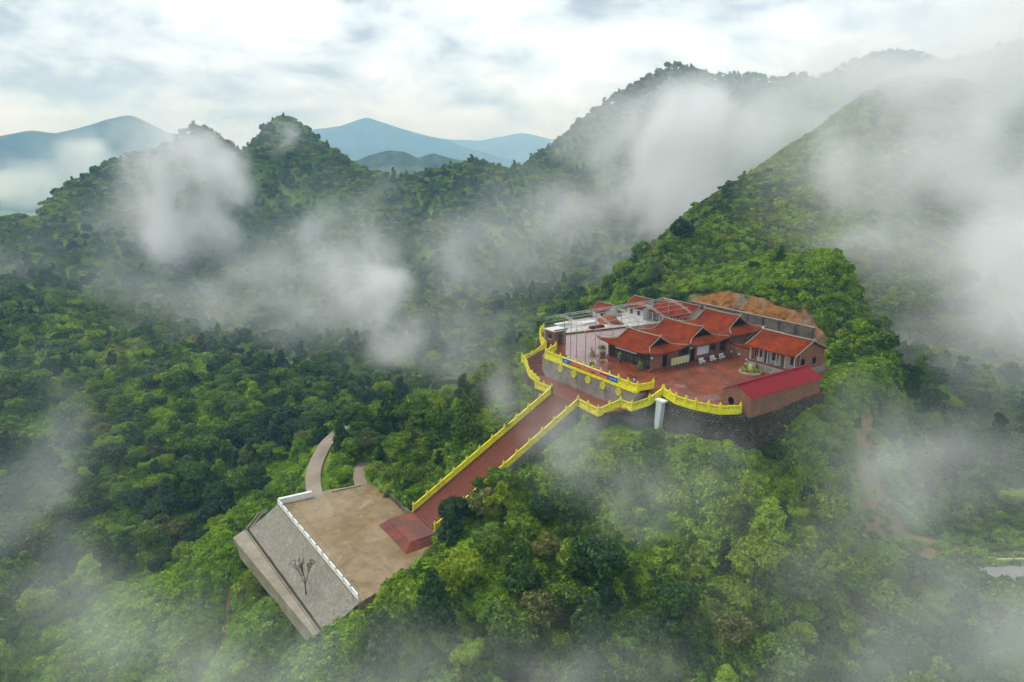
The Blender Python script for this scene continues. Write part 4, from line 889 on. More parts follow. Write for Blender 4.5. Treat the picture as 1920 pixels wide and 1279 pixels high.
# guard cabin at the left corner
cb = thing('cabin', 'small square brick cabin with flat roof at the left terrace corner', 'cabin', -19.6, 8.2, 0)
MB().box(-2.0, 1.2, -1.5, 1.5, 0.004, 2.75).build('wall', MATS['shed_brick'], cb)
MB().box(-2.35, 1.55, -1.85, 1.85, 2.75, 2.95).build('roof', MATS['white_plaster'], cb)
MB().box(-2.2, -2.05, -1.7, 1.7, 2.951, 3.15).build('parapet', MATS['dark_concrete'], cb); MB().box(1.25, 1.4, -1.7, 1.7, 2.951, 3.15).build('parapet', MATS['dark_concrete'], cb)
o = MB().box(1.15, 1.23, -0.5, 0.4, 0.05, 2.1).build('door', MATS['dark_timber'], cb); MB().box(1.231, 1.27, 0.2, 0.28, 1.0, 1.14).build('handle', MATS['galvanised_steel'], o)
o = MB().box(-0.9, 0.3, -1.54, -1.45, 1.0, 2.0).build('window', MATS['glass'], cb); MB().box(-1.0, 0.4, -1.58, -1.541, 0.9, 1.0).build('sill', MATS['white_plaster'], o)

# unfinished steel canopy: posts, arched trusses, purlins
cn = thing('canopy_frame', 'bare grey steel frame of an unfinished arched canopy on the left', 'steel frame', -14, 5, 0)
uL, uR = -6.2, 6.8
vs_rows = (0.6, 7.5, 14.5, 22.0, 30.0)
for j, vv in enumerate(vs_rows):
    for uu in (uL, 0.2, uR) if j in (0, 4) else (uL, uR):
        MB().tube([(uu, vv, 0), (uu, vv, 5.2 if uu != 0.2 else 6.6)], 0.07, 6).build('post', MATS['galvanised_steel'], cn)
    arch = MB(); top = []; bot = []
    for i in range(17):
        a = i / 16; uu = uL + (uR - uL) * a; zz = 5.1 + 1.75 * math.sin(math.pi * a)
        top.append((uu, vv, zz + 0.3)); bot.append((uu, vv, zz - 0.05))
    arch.tube(top, 0.05, 5); arch.tube(bot, 0.045, 5)
    for i in range(16): arch.tube([bot[i], top[i+1]] if i % 2 else [top[i], bot[i+1]], 0.028, 4)
    arch.build('arch_truss', MATS['galvanised_steel'], cn)
for i in range(0, 17, 2):
    a = i / 16; uu = uL + (uR - uL) * a; zz = 5.4 + 1.75 * math.sin(math.pi * a)
    MB().tube([(uu, vs_rows[0]-0.6, zz+0.06), (uu, vs_rows[-1]+0.6, zz+0.06)], 0.045, 5).build('purlin', MATS['galvanised_steel'], cn)
for s_ in (uL, uR):
    MB().tube([(s_, vs_rows[0], 4.6), (s_, vs_rows[-1], 4.6)], 0.04, 5).build('tie', MATS['galvanised_steel'], cn)
for (lab, u, v, h_) in (('thin steel pole rising behind the banner by the small tree', -0.9, 3.6, 7.0), ('thin steel pole behind the red banner, left of the tallest pole', -5.7, 4.3, 5.6), ('thin steel pole near the wet floor by the cabin', -10.4, 6.0, 5.6)):
    t = thing('steel_pole', lab, 'pole', u, v, 0, group='poles on the terrace')
    MB().tube([(0,0,0),(0,0,h_)], 0.07, 6).build('pole', MATS['galvanised_steel'], t); MB().box(-0.18,0.18,-0.18,0.18,0.003,0.05).build('base_plate', MATS['galvanised_steel'], t)

# white support column under the terrace
wc = thing('support_column', 'white leaning concrete support column under the terrace gate corner', 'column', 17.2, 1.1, 0)
MB().add([(-0.75,-0.6,-9),(0.0,-0.6,-8.2),(0.0,0.3,-8.2),(-0.75,0.3,-9),(-0.6,-0.65,-0.5),(0.6,-0.65,-0.5),(0.6,0.3,-0.5),(-0.6,0.3,-0.5)],
         [(0,3,2,1),(4,5,6,7),(0,1,5,4),(1,2,6,5),(2,3,7,6),(3,0,4,7)]).build('shaft', MATS['white_paint'], wc)
MB().box(-0.75, 1.1, -0.8, 0.3, -0.49, -0.22).build('cap_slab', MATS['white_paint'], wc)

# rock cutting behind the wall
def cliff():
    nu_, nz_ = 90, 26; vs_ = []
    for j in range(nz_ + 1):
        for i in range(nu_ + 1):
            s_ = i / nu_; t_ = j / nz_; u = -27 + 40 * s_
            top = 6.6 * math.sin(math.pi * min(max(s_ * 1.02, 0), 1)) ** 0.55 + 1.0 * float(fbm(np.array([u / 5.0]), np.array([3.3]), 4)[0])
            z = -1.0 + (top + 1.4) * t_
            dv = float(fbm(np.array([u / 3.5]), np.array([z / 2.5 + 7]), 5, 0.6)[0]) * 1.5 + 0.5 * float(fbm(np.array([u / 0.9]), np.array([z / 1.1]), 2)[0])
            vs_.append((u, 52.45 + 2.3 * t_ ** 1.1 + 0.75 * dv * math.sin(math.pi * min(1, t_ + 0.12)), z))
    fs = [(j*(nu_+1)+i, j*(nu_+1)+i+1, (j+1)*(nu_+1)+i+1, (j+1)*(nu_+1)+i) for j in range(nz_) for i in range(nu_)]
    o = MB().add(vs_, fs).build('rock_cutting', MATS['cliff_rock']); place(o)
    tag(o, 'orange and grey cut rock face in the hillside behind the halls', 'cliff', kind='structure')
cliff()

# ------------------------------------------------------------------ lower plaza, revetment, ledge, road
poly_sheet('plaza_floor', PLAZA, -20.0, 1.4, 'plaza_concrete', 'stained tan concrete plaza at the foot of the long stairway', 'plaza')
wr_ = thing('plaza_railing', 'white railing of twin beams on short posts along the plaza edge', 'railing', 0, 0, -20)
pm = MB().box(-0.13, 0.13, -0.13, 0.13, 0.0, 0.98).mesh('post'); pcap = MB().box(-0.1, 0.1, -0.1, 0.1, 0.98, 1.06).mesh('post_cap')
ups = [-20.4 + 33.0 * k / 13 for k in range(14)]; ry = lambda a: -50.85 + (a + 20.4) * 0.0387
for a in ups:
    o = mobj('post', pm, MATS['white_paint'], wr_); o.location = (a, ry(a), 0); mobj('post_cap', pcap, MATS['dark_stone'], o)
for a, b in zip(ups[:-1], ups[1:]):
    for zz in (0.78, 0.24): MB().bar((a+0.13, ry(a+0.13), zz), (b-0.13, ry(b-0.13), zz), 0.22, 0.24).build('rail', MATS['white_paint'], wr_)
pw = thing('parapet_wall', 'low solid white parapet at the far corner of the plaza', 'wall', 0, 0, -20)
MB().add([(-20.6,-50.7,0.004),(-20.2,-50.7,0.004),(-19.7,-45.3,0.004),(-20.1,-45.3,0.004),(-20.6,-50.7,0.95),(-20.2,-50.7,0.95),(-19.7,-45.3,0.95),(-20.1,-45.3,0.95)],
         [(0,3,2,1),(4,5,6,7),(0,1,5,4),(1,2,6,5),(2,3,7,6),(3,0,4,7)]).build('wall_body', MATS['white_paint'], pw)
MB().add([(-20.7,-50.8,0.951),(-20.1,-50.8,0.951),(-19.6,-45.2,0.951),(-20.2,-45.2,0.951),(-20.7,-50.8,1.03),(-20.1,-50.8,1.03),(-19.6,-45.2,1.03),(-20.2,-45.2,1.03)],
         [(0,3,2,1),(4,5,6,7),(0,1,5,4),(1,2,6,5),(2,3,7,6),(3,0,4,7)]).build('coping', MATS['white_paint'], pw)
# revetment of bedded stones
rv = thing('revetment', 'sloping stone pitched revetment below the plaza railing', 'revetment', 0, 0, 0)
def rev_fn(s, t):
    if s < 0.16:       # cone at the left corner
        k = s / 0.16
        top = Vector((-20.6, -50.7, -20.15)); a = -26.3 + 2.5 * k; b = -52.0 - 3.3 * k ** 0.8
        bot = Vector((a, b, -25.1))
        top = Vector((-20.9 + 0.3 * k, -49.5 - 1.5 * k, -20.15))
    else:
        k = (s - 0.16) / 0.84
        top = Vector((-20.6 + 33.4 * k, -51.0 + 1.29 * k, -20.15)); bot = Vector((-23.8 + 33.6 * k, -55.3 + 1.75 * k, -25.1))
    p = bot.lerp(top, t)
    return p, Vector((0, -0.76, 0.65))
n_ = 60; vs_ = []
for j in range(9):
    for i in range(n_ + 1):
        p, _n = rev_fn(i / n_, j / 8); vs_.append(p)
for i in range(n_ + 1):
    p, _n = rev_fn(i / n_, 1); vs_.append(p + Vector((0, 1.5, -5.5)))
MB().add(vs_, [(j*(n_+1)+i, j*(n_+1)+i+1, (j+1)*(n_+1)+i+1, (j+1)*(n_+1)+i) for j in range(9) for i in range(n_)]).build('mortar_bed', MATS['mortar'], rv)
rs = MB(); irregular_stones(rs, rev_fn, 104, 22, 5, fill=0.80, proud=0.10, jit=0.6); o = rs.build('stone_pitching', MATS['stone'], rv); o['kind'] = 'stuff'
# drain channel and ledge
dl = thing('drain_channel', 'narrow concrete drain channel at the foot of the revetment', 'drain', 0, 0, 0)
ch_line = [(-27.4,-51.2,-24.3),(-27.2,-52.6,-24.6),(-25.6,-54.2,-25.0),(-23.9,-55.55,-25.1),(10.0,-53.8,-25.1)]
for off in (-0.32, 0.32):
    b = MB(); 
    for p, q in zip(ch_line[:-1], ch_line[1:]):
        d = Vector((q[0]-p[0], q[1]-p[1], 0)).normalized(); nrm = Vector((-d.y, d.x, 0)) * off
        b.bar(Vector(p) + nrm, Vector(q) + nrm, 0.16, 0.5)
    b.build('channel_side', MATS['ledge_concrete'], dl)
b = MB()
for p, q in zip(ch_line[:-1], ch_line[1:]): b.bar(Vector(p) - Vector((0,0,0.22)), Vector(q) - Vector((0,0,0.22)), 0.5, 0.06)
b.build('channel_bed', MATS['dark_mortar'], dl)
poly_sheet('concrete_ledge', [(-24.2,-56.05),(-22.6,-58.3),(10.4,-55.0),(10.4,-54.25)], -25.0, 2.5, 'ledge_concrete', 'flat concrete ledge below the stone revetment', 'ledge')
def strip(name, line, width, z, m, label, cat):
    L_ = []; Rr = []
    for i, p in enumerate(line):
        a = Vector(line[max(i-1, 0)]); b = Vector(line[min(i+1, len(line)-1)]); d = (b - a).normalized(); n = Vector((-d.y, d.x)) * width / 2
        L_.append(Vector(p) + n); Rr.append(Vector(p) - n)
    vs_ = [(p.x, p.y, z) for p in L_] + [(p.x, p.y, z) for p in Rr] + [(p.x, p.y, z-0.6) for p in L_] + [(p.x, p.y, z-0.6) for p in Rr]; k = len(line)
    fs = [(k+i, k+i+1, i+1, i) for i in range(k-1)] + [(i, i+1, 2*k+i+1, 2*k+i) for i in range(k-1)] + [(k+i+1, k+i, 3*k+i, 3*k+i+1) for i in range(k-1)]
    o = MB().add(vs_, fs).build(name, MATS[m]); place(o); return tag(o, label, cat, kind='structure')
def smooth_line(line, n=5):
    out = []
    P_ = [Vector(p) for p in line]
    for i in range(len(P_) - 1):
        p0, p1, p2, p3 = P_[max(i-1,0)], P_[i], P_[i+1], P_[min(i+2,len(P_)-1)]
        for k in range(n):
            t = k / n
            out.append(0.5*((2*p1) + (p2-p0)*t + (2*p0-5*p1+4*p2-p3)*t*t + (3*p1-p0-3*p2+p3)*t**3))
    out.append(P_[-1]); return [tuple(p) for p in out]
strip('access_road', smooth_line(ROAD), 2.7, -19.99, 'road_concrete', 'curving pale concrete road leaving the plaza into the forest', 'road')
strip('foot_path', smooth_line(PATH), 2.2, -19.96, 'road_concrete', 'short pale path leading off the back of the plaza', 'path')
kb = MB().bar((-19.0,-36.5,-19.88),(-19.6,-41.8,-19.88),0.25,0.24).build('kerb', MATS['ledge_concrete']); place(kb); tag(kb, 'low kerb stone at the back edge of the plaza', 'kerb', kind='structure')
bw_ = MB(); fn, tot = ribbon(bw_, [(-18.6,-34.1),(-4.2,-34.1)], -20.6, -19.3, 0.1, back=0.4, n=8); o = bw_.build('low_wall', MATS['dark_concrete']); place(o); tag(o, 'low dark kerb wall along the back of the plaza', 'wall')
# utility pole
up_ = thing('utility_pole', 'slim grey utility pole beside the plaza corner', 'pole', -25.6, -47.2, -22.2)
MB().tube([(0,0,0),(0,0,4.6)], [0.07,0.05], 8).build('shaft', MATS['galvanised_steel'], up_); MB().box(-0.4,0.4,-0.03,0.03,4.2,4.27).build('crossarm', MATS['galvanised_steel'], up_)
for s_ in (-0.33, 0.33): MB().lathe(s_, 0, [(0.04,4.27),(0.05,4.33),(0.02,4.4)], 6).build('insulator', MATS['white_paint'], up_)
# grey pad and yellow kerb far below on the right
pad = MB().prism(PADW, -20.9, -20.0).build('valley_pad', MATS['asphalt']); tag(pad, 'wet grey gravel pad low in the mist at right', 'pad', kind='structure')
def wbar(label, p, q, n, name='kerb_rail'):
    t = bpy.data.objects.new(name, None); COL.objects.link(t); tag(t, label, 'guard rail')
    p = Vector(p); q = Vector(q)
    for k in range(n):
        a = p.lerp(q, k / n); b = p.lerp(q, (k + 0.86) / n)
        MB().bar(a, b, 0.3, 0.32).build('kerb_block', MATS['faded_yellow'], t)
wbar('row of faded yellow kerb blocks along the misty lower road', (45.9, 84.6, -19.7), (62.0, 87.2, -19.7), 16)
wbar('pale yellow wall blocks behind the grey pad at right', (71, 88.4, -19.6), (98, 89.6, -19.6), 10)

# ------------------------------------------------------------------ vegetation
def leaf_mesh(name, lobes, n, size, seed, up=0.35, jitter=0.7, fill=0.12, shape=0.55):
    """rhombic leaf sprays spread through and over the lobes of a crown; lobes: (x, y, z, r, flatten)"""
    r = np.random.default_rng(seed)
    L_ = np.array(lobes, float); w = L_[:, 3] ** 2; w /= w.sum()
    k = r.choice(len(L_), n, p=w); c = L_[k, :3]; rad = L_[k, 3]; fl = L_[k, 4]
    d = r.normal(size=(n, 3)); d[:, 2] += up; d /= np.linalg.norm(d, axis=1)[:, None]
    rr = rad * np.where(r.random(n) < fill, r.uniform(0.3, 0.8, n), r.uniform(0.82, 1.12, n))
    bumps = 1 + 0.22 * np.sin(d[:, 0]*5 + k) * np.sin(d[:, 1]*6 + 2*k) + 0.12 * np.sin(d[:, 2]*9 + k)
    p = c + d * (rr * bumps)[:, None] * np.stack([np.ones(n), np.ones(n), fl], 1)
    nrm = d + r.normal(size=(n, 3)) * jitter; nrm[:, 2] += 0.25; nrm /= np.linalg.norm(nrm, axis=1)[:, None]
    t = np.cross(nrm, r.normal(size=(n, 3))); t /= np.linalg.norm(t, axis=1)[:, None]
    b = np.cross(nrm, t); s = size * r.uniform(0.55, 1.35, n)
    a = t * s[:, None]; b2 = b * (s * shape)[:, None]; bend = nrm * (s * 0.22)[:, None]
    co = np.stack([p - a - bend, p + b2, p + a - bend, p - b2], 1).reshape(-1, 3)
    me = bpy.data.meshes.new(name)
    me.vertices.add(4*n); me.vertices.foreach_set('co', co.ravel())
    idx = np.arange(4*n)
    me.loops.add(4*n); me.loops.foreach_set('vertex_index', idx)
    me.polygons.add(n); me.polygons.foreach_set('loop_start', idx[::4].copy()); me.polygons.foreach_set('loop_total', np.full(n, 4))
    me.update(calc_edges=True)
    return me
def crown_lobes(kind, h, R_, seed):
    r = np.random.default_rng(seed); L_ = []
    if kind == 'round':
        L_.append((0, 0, h*0.62, R_*0.62, 0.9))
        for k in range(17):
            a = r.uniform(0, 6.28); e = r.uniform(-0.15, 1.0); q = R_ * 0.66 * math.sqrt(max(0, 1 - max(e, 0)**2))
            L_.append((math.cos(a)*q, math.sin(a)*q, h*0.60 + e*h*0.27, R_*r.uniform(0.26, 0.44), 0.82))
    elif kind == 'tall':
        for k in range(18):
            tt = k / 17; q = R_ * 0.55 * (1 - 0.72*tt) * r.uniform(0.4, 1.2); a = r.uniform(0, 6.28)
            L_.append((math.cos(a)*q, math.sin(a)*q, h*(0.30 + 0.66*tt), R_*(0.46 - 0.22*tt)*r.uniform(0.8, 1.2), 0.9))
    elif kind == 'umbrella':
        for k in range(20):
            a = r.uniform(0, 6.28); q = R_ * math.sqrt(r.random()) * 0.85
            L_.append((math.cos(a)*q, math.sin(a)*q, h*0.80 - 0.16*h*(q/R_)**2 + r.uniform(-0.25, 0.25), R_*r.uniform(0.2, 0.34), 0.6))
    elif kind == 'layered':
        for lay in range(4):
            zz = h*(0.42 + 0.17*lay); Rl = R_*(1.0 - 0.2*lay)
            for k in range(7 - lay):
                a = r.uniform(0, 6.28); q = Rl*r.uniform(0.25, 0.8)
                L_.append((math.cos(a)*q, math.sin(a)*q, zz + r.uniform(-0.3, 0.3), Rl*r.uniform(0.26, 0.4), 0.55))
    elif kind == 'bush':
        for k in range(9):
            a = r.uniform(0, 6.28); q = R_*r.uniform(0, 0.7)
            L_.append((math.cos(a)*q, math.sin(a)*q, h*(0.35 + 0.35*r.random()*(1 - q/R_)), R_*r.uniform(0.3, 0.48), 0.75))
    else:   # plume: feathery bamboo-like sprays
        for k in range(16):
            a = r.uniform(0, 6.28); t0 = r.uniform(0.5, 1.0); q = R_*0.75*t0
            for m_ in range(3):
                tt = (m_ + 1) / 3
                L_.append((math.cos(a)*q*tt**1.6, math.sin(a)*q*tt**1.6, h*(0.35 + 0.6*t0*tt - 0.16*tt**3), R_*0.2, 0.8))
    return L_
def trunk_mesh(h, R_, lobes, seed):
    r = np.random.default_rng(seed); b = MB(); lean = r.uniform(-0.25, 0.25, 2)
    rt = 0.028*h + 0.04
    pts = [(0, 0, -0.8)] + [(lean[0]*t*1.6 + 0.1*math.sin(5*t+seed), lean[1]*t*1.6 + 0.08*math.cos(4*t+seed), h*0.72*t) for t in (0.15, 0.35, 0.6, 0.85, 1.0)]
    b.tube(pts, [rt*1.3, rt*1.05, rt*0.85, rt*0.65, rt*0.42, rt*0.2], 7)
    for i in r.choice(len(lobes), min(6, len(lobes)), replace=False):
        l = lobes[i]; st_ = Vector(pts[3]).lerp(Vector(pts[4]), r.random()); e = Vector(l[:3]); mid = st_.lerp(e, 0.5) + Vector((0, 0, 0.25))
        b.tube([st_, mid, e], [rt*0.5, rt*0.34, rt*0.12], 5)
    return b.mesh('trunk')
PROTO = []          # (kind, height, radius, crown mesh, trunk mesh, describing word)
specs = [('round', 8.5, 3.6, 'leaf_dark', 'dark rounded'), ('round', 7.0, 3.2, 'leaf', 'compact rounded'), ('tall', 10.0, 2.9, 'leaf_dark', 'tall tapering'),
         ('umbrella', 8.8, 4.0, 'leaf', 'wide flat topped'), ('layered', 9.0, 3.6, 'leaf', 'tiered spreading'), ('plume', 7.5, 3.4, 'leaf_bright', 'feathery bright green'),
         ('round', 8.0, 3.4, 'leaf_olive', 'brownish olive'), ('tall', 8.5, 3.0, 'leaf_bright', 'light green pointed')]
for i, (kd, h, R_, lm, word) in enumerate(specs):
    lob = crown_lobes(kd, h, R_, 40 + i)
    me = leaf_mesh('crown', lob, 5200, 0.30 if kd != 'plume' else 0.34, 70 + i, shape=0.55 if kd != 'plume' else 0.28); me.materials.append(MATS[lm])
    tm = trunk_mesh(h, R_, lob, 90 + i); tm.materials.append(MATS['bark'])
    PROTO.append((kd, h, R_, me, tm, word))
LITE = []           # lighter crowns for trees on the ridges, built for a size of a few pixels
for i, (kd, h, R_, lm) in enumerate((('round', 8.0, 3.5, 'leaf_dark'), ('round', 7.0, 3.2, 'leaf_dark'), ('tall', 9.5, 2.9, 'leaf_dark'), ('umbrella', 8.5, 3.8, 'leaf'), ('layered', 8.5, 3.4, 'leaf_olive'))):
    lob = crown_lobes(kd, h, R_, 140 + i); me = leaf_mesh('crown', lob, 900, 0.62, 170 + i, shape=0.62); me.materials.append(MATS[lm])
    tm = trunk_mesh(h, R_, lob, 190 + i); tm.materials.append(MATS['bark']); LITE.append((kd, h, R_, me, tm))
BUSH = []
for i, lm in enumerate(('leaf_bright', 'leaf', 'leaf_bright', 'leaf_olive')):
    lob = crown_lobes('bush', 2.0, 1.5, 240 + i); me = leaf_mesh('foliage', lob, 520, 0.22, 270 + i, shape=0.5); me.materials.append(MATS[lm]); BUSH.append(me)

CZ, CP = 37.0, R(14.855)
def view(x, y, z):          # where a point falls in the photograph's frame (1920 wide), and its depth
    dz = z - CZ; zc = y * math.cos(CP) - dz * math.sin(CP); yc = y * math.sin(CP) + dz * math.cos(CP)
    zc = np.maximum(zc, 1e-3)
    return 960 + 1280 * x / zc, 639.5 - 1280 * yc / zc, zc
# scatter candidate tree spots over the hillside
TRAIL = [(-19,-59.8),(-16,-63.2),(-12.5,-68)]
def blocked(x, y):
    u, v = to_local(x, y)
    b = (poly_dist(u, v, TERRACE) < 1.5) | (poly_dist(u, v, LANDING) < 1.0) | (poly_dist(u, v, STAIR) < 1.6) | (poly_dist(u, v, PLAZA) < 1.6) | (poly_dist(u, v, REVET) < 0.8)
    b |= (seg_dist(u, v, ROAD) < 2.9) | (seg_dist(u, v, PATH) < 2.0) | (poly_dist(x, y, PADW) < 2.0)
    b |= seg_dist(u, v, TRAIL) < 1.3
    b |= (v > 50) & (v < 57.5) & (u > -26) & (u < 18)
    return b
SCREEN_CLEAR = [   # sight lines kept open by the clearing of the slope: (outline, built thing's depth)
    ([(1005,560),(1180,545),(1420,535),(1560,600),(1555,735),(1480,775),(1402,838),(1250,806),(1235,790),(1130,790),(1085,768),(950,878),(905,905),(870,905),(800,985),(772,985),(742,990),(780,950),(1030,735),(970,700),(970,650)], 110),
    ([(1592,805),(1632,790),(1680,900),(1712,985),(1890,1000),(1890,1040),(1610,1030)], 92),
    ([(440,1012),(458,975),(512,938),(560,918),(585,860),(600,828),(630,820),(620,870),(690,905),(770,960),(740,992),(800,1030),(740,1085),(680,1120),(592,1190)], 100)]
def sight_blocked(x, y, z, h, R_):
    bad = np.zeros(len(x), bool)
    u0_, v0_ = to_local(x, y); free = (u0_ > 4.6) & (u0_ < 13) & (v0_ < -19) & (v0_ > -36.5)      # old trees overhang the foot of the stair here
    for fz, fr in ((0.62, 0.0), (0.95, 0.0), (0.62, 0.9), (0.62, -0.9), (0.8, 0.6), (0.8, -0.6), (0.35, 0.0)):
        px, py, zc = view(x, y, z + h * fz); px = px + fr * R_ * 1280 / zc
        for poly, dep in SCREEN_CLEAR:
            bad |= (poly_dist(px, py, poly) < 0) & (zc < dep + 22) & ~free
    return bad
def scatter(n, x0, x1, y0, y1, seed):
    r = np.random.default_rng(seed); return r.uniform(x0, x1, n), r.uniform(y0, y1, n), r
def thin(x, y, mind, keep_first=True):
    """drop points closer together than mind (grid based)"""
    cell = {}; out = []
    for i in range(len(x)):
        c = (int(x[i] // mind), int(y[i] // mind)); ok = True
        for a in (-1, 0, 1):
            for b in (-1, 0, 1):
                for j in cell.get((c[0]+a, c[1]+b), ()):
                    if (x[i]-x[j])**2 + (y[i]-y[j])**2 < mind*mind: ok = False; break
                if not ok: break
            if not ok: break
        if ok: cell.setdefault(c, []).append(i); out.append(i)
    return np.array(out)
def in_frame(x, y, z, m=90):
    px, py, zc = view(x, y, z); return (px > -m) & (px < 1920 + m) & (py < 1279 + 1.6*m) & (py > -200) & (zc > 30)

# near woods (hi-res) ---------------------------------------------------------------------------
x, y, r = scatter(14000, -150, 150, 45, 215, 1)
k = thin(x, y, 3.35); x, y = x[k], y[k]
z = ground(x, y); k = in_frame(x, y, z + 4) & ~blocked(x, y); x, y, z = x[k], y[k], z[k]
sc_in = poly_dist(x, y, SCARW) < 0.5
u_, v_ = to_local(x, y)
grassy = (fbm(x / 28 + 3, y / 28 + 8, 3) > 0.22)          # open scrub patches carry few trees
meadow = ((u_ < -4) & (u_ > -48) & (v_ < -51) & (v_ > -82)) | ((u_ > -4) & (u_ < 26) & (v_ < -53)) | ((u_ < -24) & (u_ > -60) & (v_ < -38) & (v_ > -58))    # open grassy scrub round the plaza
upper = (z > -1) & (v_ > 52)                                # the hill above the halls is scrub, not forest
keep = ~(sc_in & (r.random(len(x)) < 0.9)) & ~(grassy & (r.random(len(x)) < 0.55)) & ~(upper & (r.random(len(x)) < 0.86)) & ~(meadow & (r.random(len(x)) < 0.84))
x, y, z, u_, v_ = (a[keep] for a in (x, y, z, u_, v_))
pi = r.choice(len(PROTO), len(x), p=[0.22, 0.15, 0.15, 0.12, 0.14, 0.07, 0.06, 0.09]); scl = 0.36 + 0.78 * r.beta(1.4, 1.7, len(x))
near_wall = (poly_dist(u_, v_, TERRACE) < 9) | (poly_dist(u_, v_, PLAZA) < 7) | (poly_dist(u_, v_, STAIR) < 7)
scl = np.where(near_wall, scl * 0.72, scl); scl = np.where(z > 2, scl * 0.6, scl)
H_ = np.array([p[1] for p in PROTO])[pi] * scl; Rr_ = np.array([p[2] for p in PROTO])[pi] * scl
for _ in range(2):                                           # where the view is open the growth is young, or cleared
    bad = sight_blocked(x, y, z, H_, Rr_); scl = np.where(bad, scl * 0.5, scl); H_ = np.where(bad, H_ * 0.5, H_); Rr_ = np.where(bad, Rr_ * 0.5, Rr_)
bad = sight_blocked(x, y, z, H_, Rr_); k = ~bad
x, y, z, u_, v_, pi, scl, H_, Rr_ = (a[k] for a in (x, y, z, u_, v_, pi, scl, H_, Rr_))
px, py, zc = view(x, y, z + H_ * 0.6); size = Rr_ * 1280 / zc
vis = (px > -20) & (px < 1940) & (py < 1320)
order = np.argsort(-(size * vis)); ind = order[:290]; rest = np.setdiff1d(np.arange(len(x)), ind)
def region(u, v, X, Y, pxv, pyv):
    if u < -8 and not (poly_dist(np.array([u]), np.array([v]), PLAZA)[0] < 14):
        if v < -50: return 'below the concrete ledge' if pxv > 330 else ('at the left edge of the frame' if pxv < 130 else 'at bottom left near the dirt trail')
        if pyv < 700: return 'high on the slope left of the terrace' if pxv > 500 else 'high on the far left valley slope'
        if pxv > 560: return 'on the slope behind the access road'
        if pxv < 200: return 'halfway down the far left slope'
        return 'on the slope left of the utility pole'
    if u > 20 and v < 20 and pxv > 1300: return 'near the grey pad at right' if pxv > 1650 else ('at the bottom edge, right of centre' if pyv > 1130 else 'on the slope under the brick shed')
    if v < -14 and u > 8: return 'at the bottom below the plaza end' if pxv < 900 else ('at the bottom edge in the middle' if pyv > 1120 else 'in the woods right of the stairway')
    if poly_dist(np.array([u]), np.array([v]), PLAZA)[0] < 14 and u < 2: return 'left of the plaza' if v < -40 or u < -16 else 'between the plaza and the stairway'
    if u > 16 and v > 20: return 'on the slope right of the shed'
    if u > 14 and v > -14: return 'below the stone retaining wall'
    if abs(u) < 12 and v > -34: return 'beside the long stairway'
    if u < -8: return 'on the valley slope at left'
    if u > 20: return 'on the lower slope at bottom right'
    return 'in the foreground below the stairway'
def add_tree(name, label, X, Y, Z, p, s, rot, group):
    t = bpy.data.objects.new(name, None); COL.objects.link(t); t.empty_display_size = 0.5
    t.location = (X, Y, Z - 0.25); t.rotation_euler = (0, 0, rot); t.scale = (s, s, s)
    tag(t, label, 'tree', group)
    c = bpy.data.objects.new('crown', p[3]); COL.objects.link(c); c.parent = t
    b = bpy.data.objects.new('trunk', p[4]); COL.objects.link(b); b.parent = t
    return t
LAB = {}
for i in ind:
    reg = region(u_[i], v_[i], x[i], y[i], px[i], py[i]); p = PROTO[pi[i]]
    szw = 'large' if scl[i] > 0.95 else ('small' if scl[i] < 0.6 else 'medium')
    LAB.setdefault(f'{szw} {p[5]} tree {reg}', []).append((px[i], i, f'{szw} {p[5]} trees {reg}'))
ORD = ['second', 'third', 'fourth', 'fifth', 'sixth', 'seventh', 'eighth', 'ninth', 'tenth', 'eleventh', 'twelfth', 'thirteenth', 'fourteenth', 'fifteenth', 'sixteenth', 'seventeenth', 'eighteenth', 'nineteenth', 'twentieth']
for lab, lst in LAB.items():
    lst.sort()
    for q, (_, i, grp) in enumerate(lst):
        full = lab
        if len(lst) > 1: full = lab + (', leftmost' if q == 0 else ', rightmost' if q == len(lst) - 1 else f', {ORD[min(q, 19) - 1]} from left')
        add_tree('forest_tree', full, x[i], y[i], z[i], PROTO[pi[i]], float(scl[i]), float(r.uniform(0, 6.28)), grp if len(lst) > 1 else None)
for lab, uu, vv, pk_, ss in (('dark tree overhanging the foot of the stairway on its right', 5.6, -31.0, 0, 0.72), ('spreading tree leaning over the lower stairway treads', 5.9, -26.6, 4, 0.70),
        ('compact tree by the broken line of the right stair balustrade', 6.6, -23.0, 1, 0.78), ('tall dark tree just right of the stair foot platform', 8.4, -33.0, 2, 0.72), ('olive tree behind the stairside trees', 9.4, -27.5, 6, 0.8)):
    w_ = W(uu, vv); zz = float(ground(np.array([w_.x]), np.array([w_.y]))[0]); add_tree('stairside_tree', lab, w_.x, w_.y, zz, PROTO[pk_], ss, uu, None)
NEAR_REST = np.stack([x[rest], y[rest], z[rest] - 0.25], 1); NEAR_S = scl[rest]; NEAR_K = pi[rest]

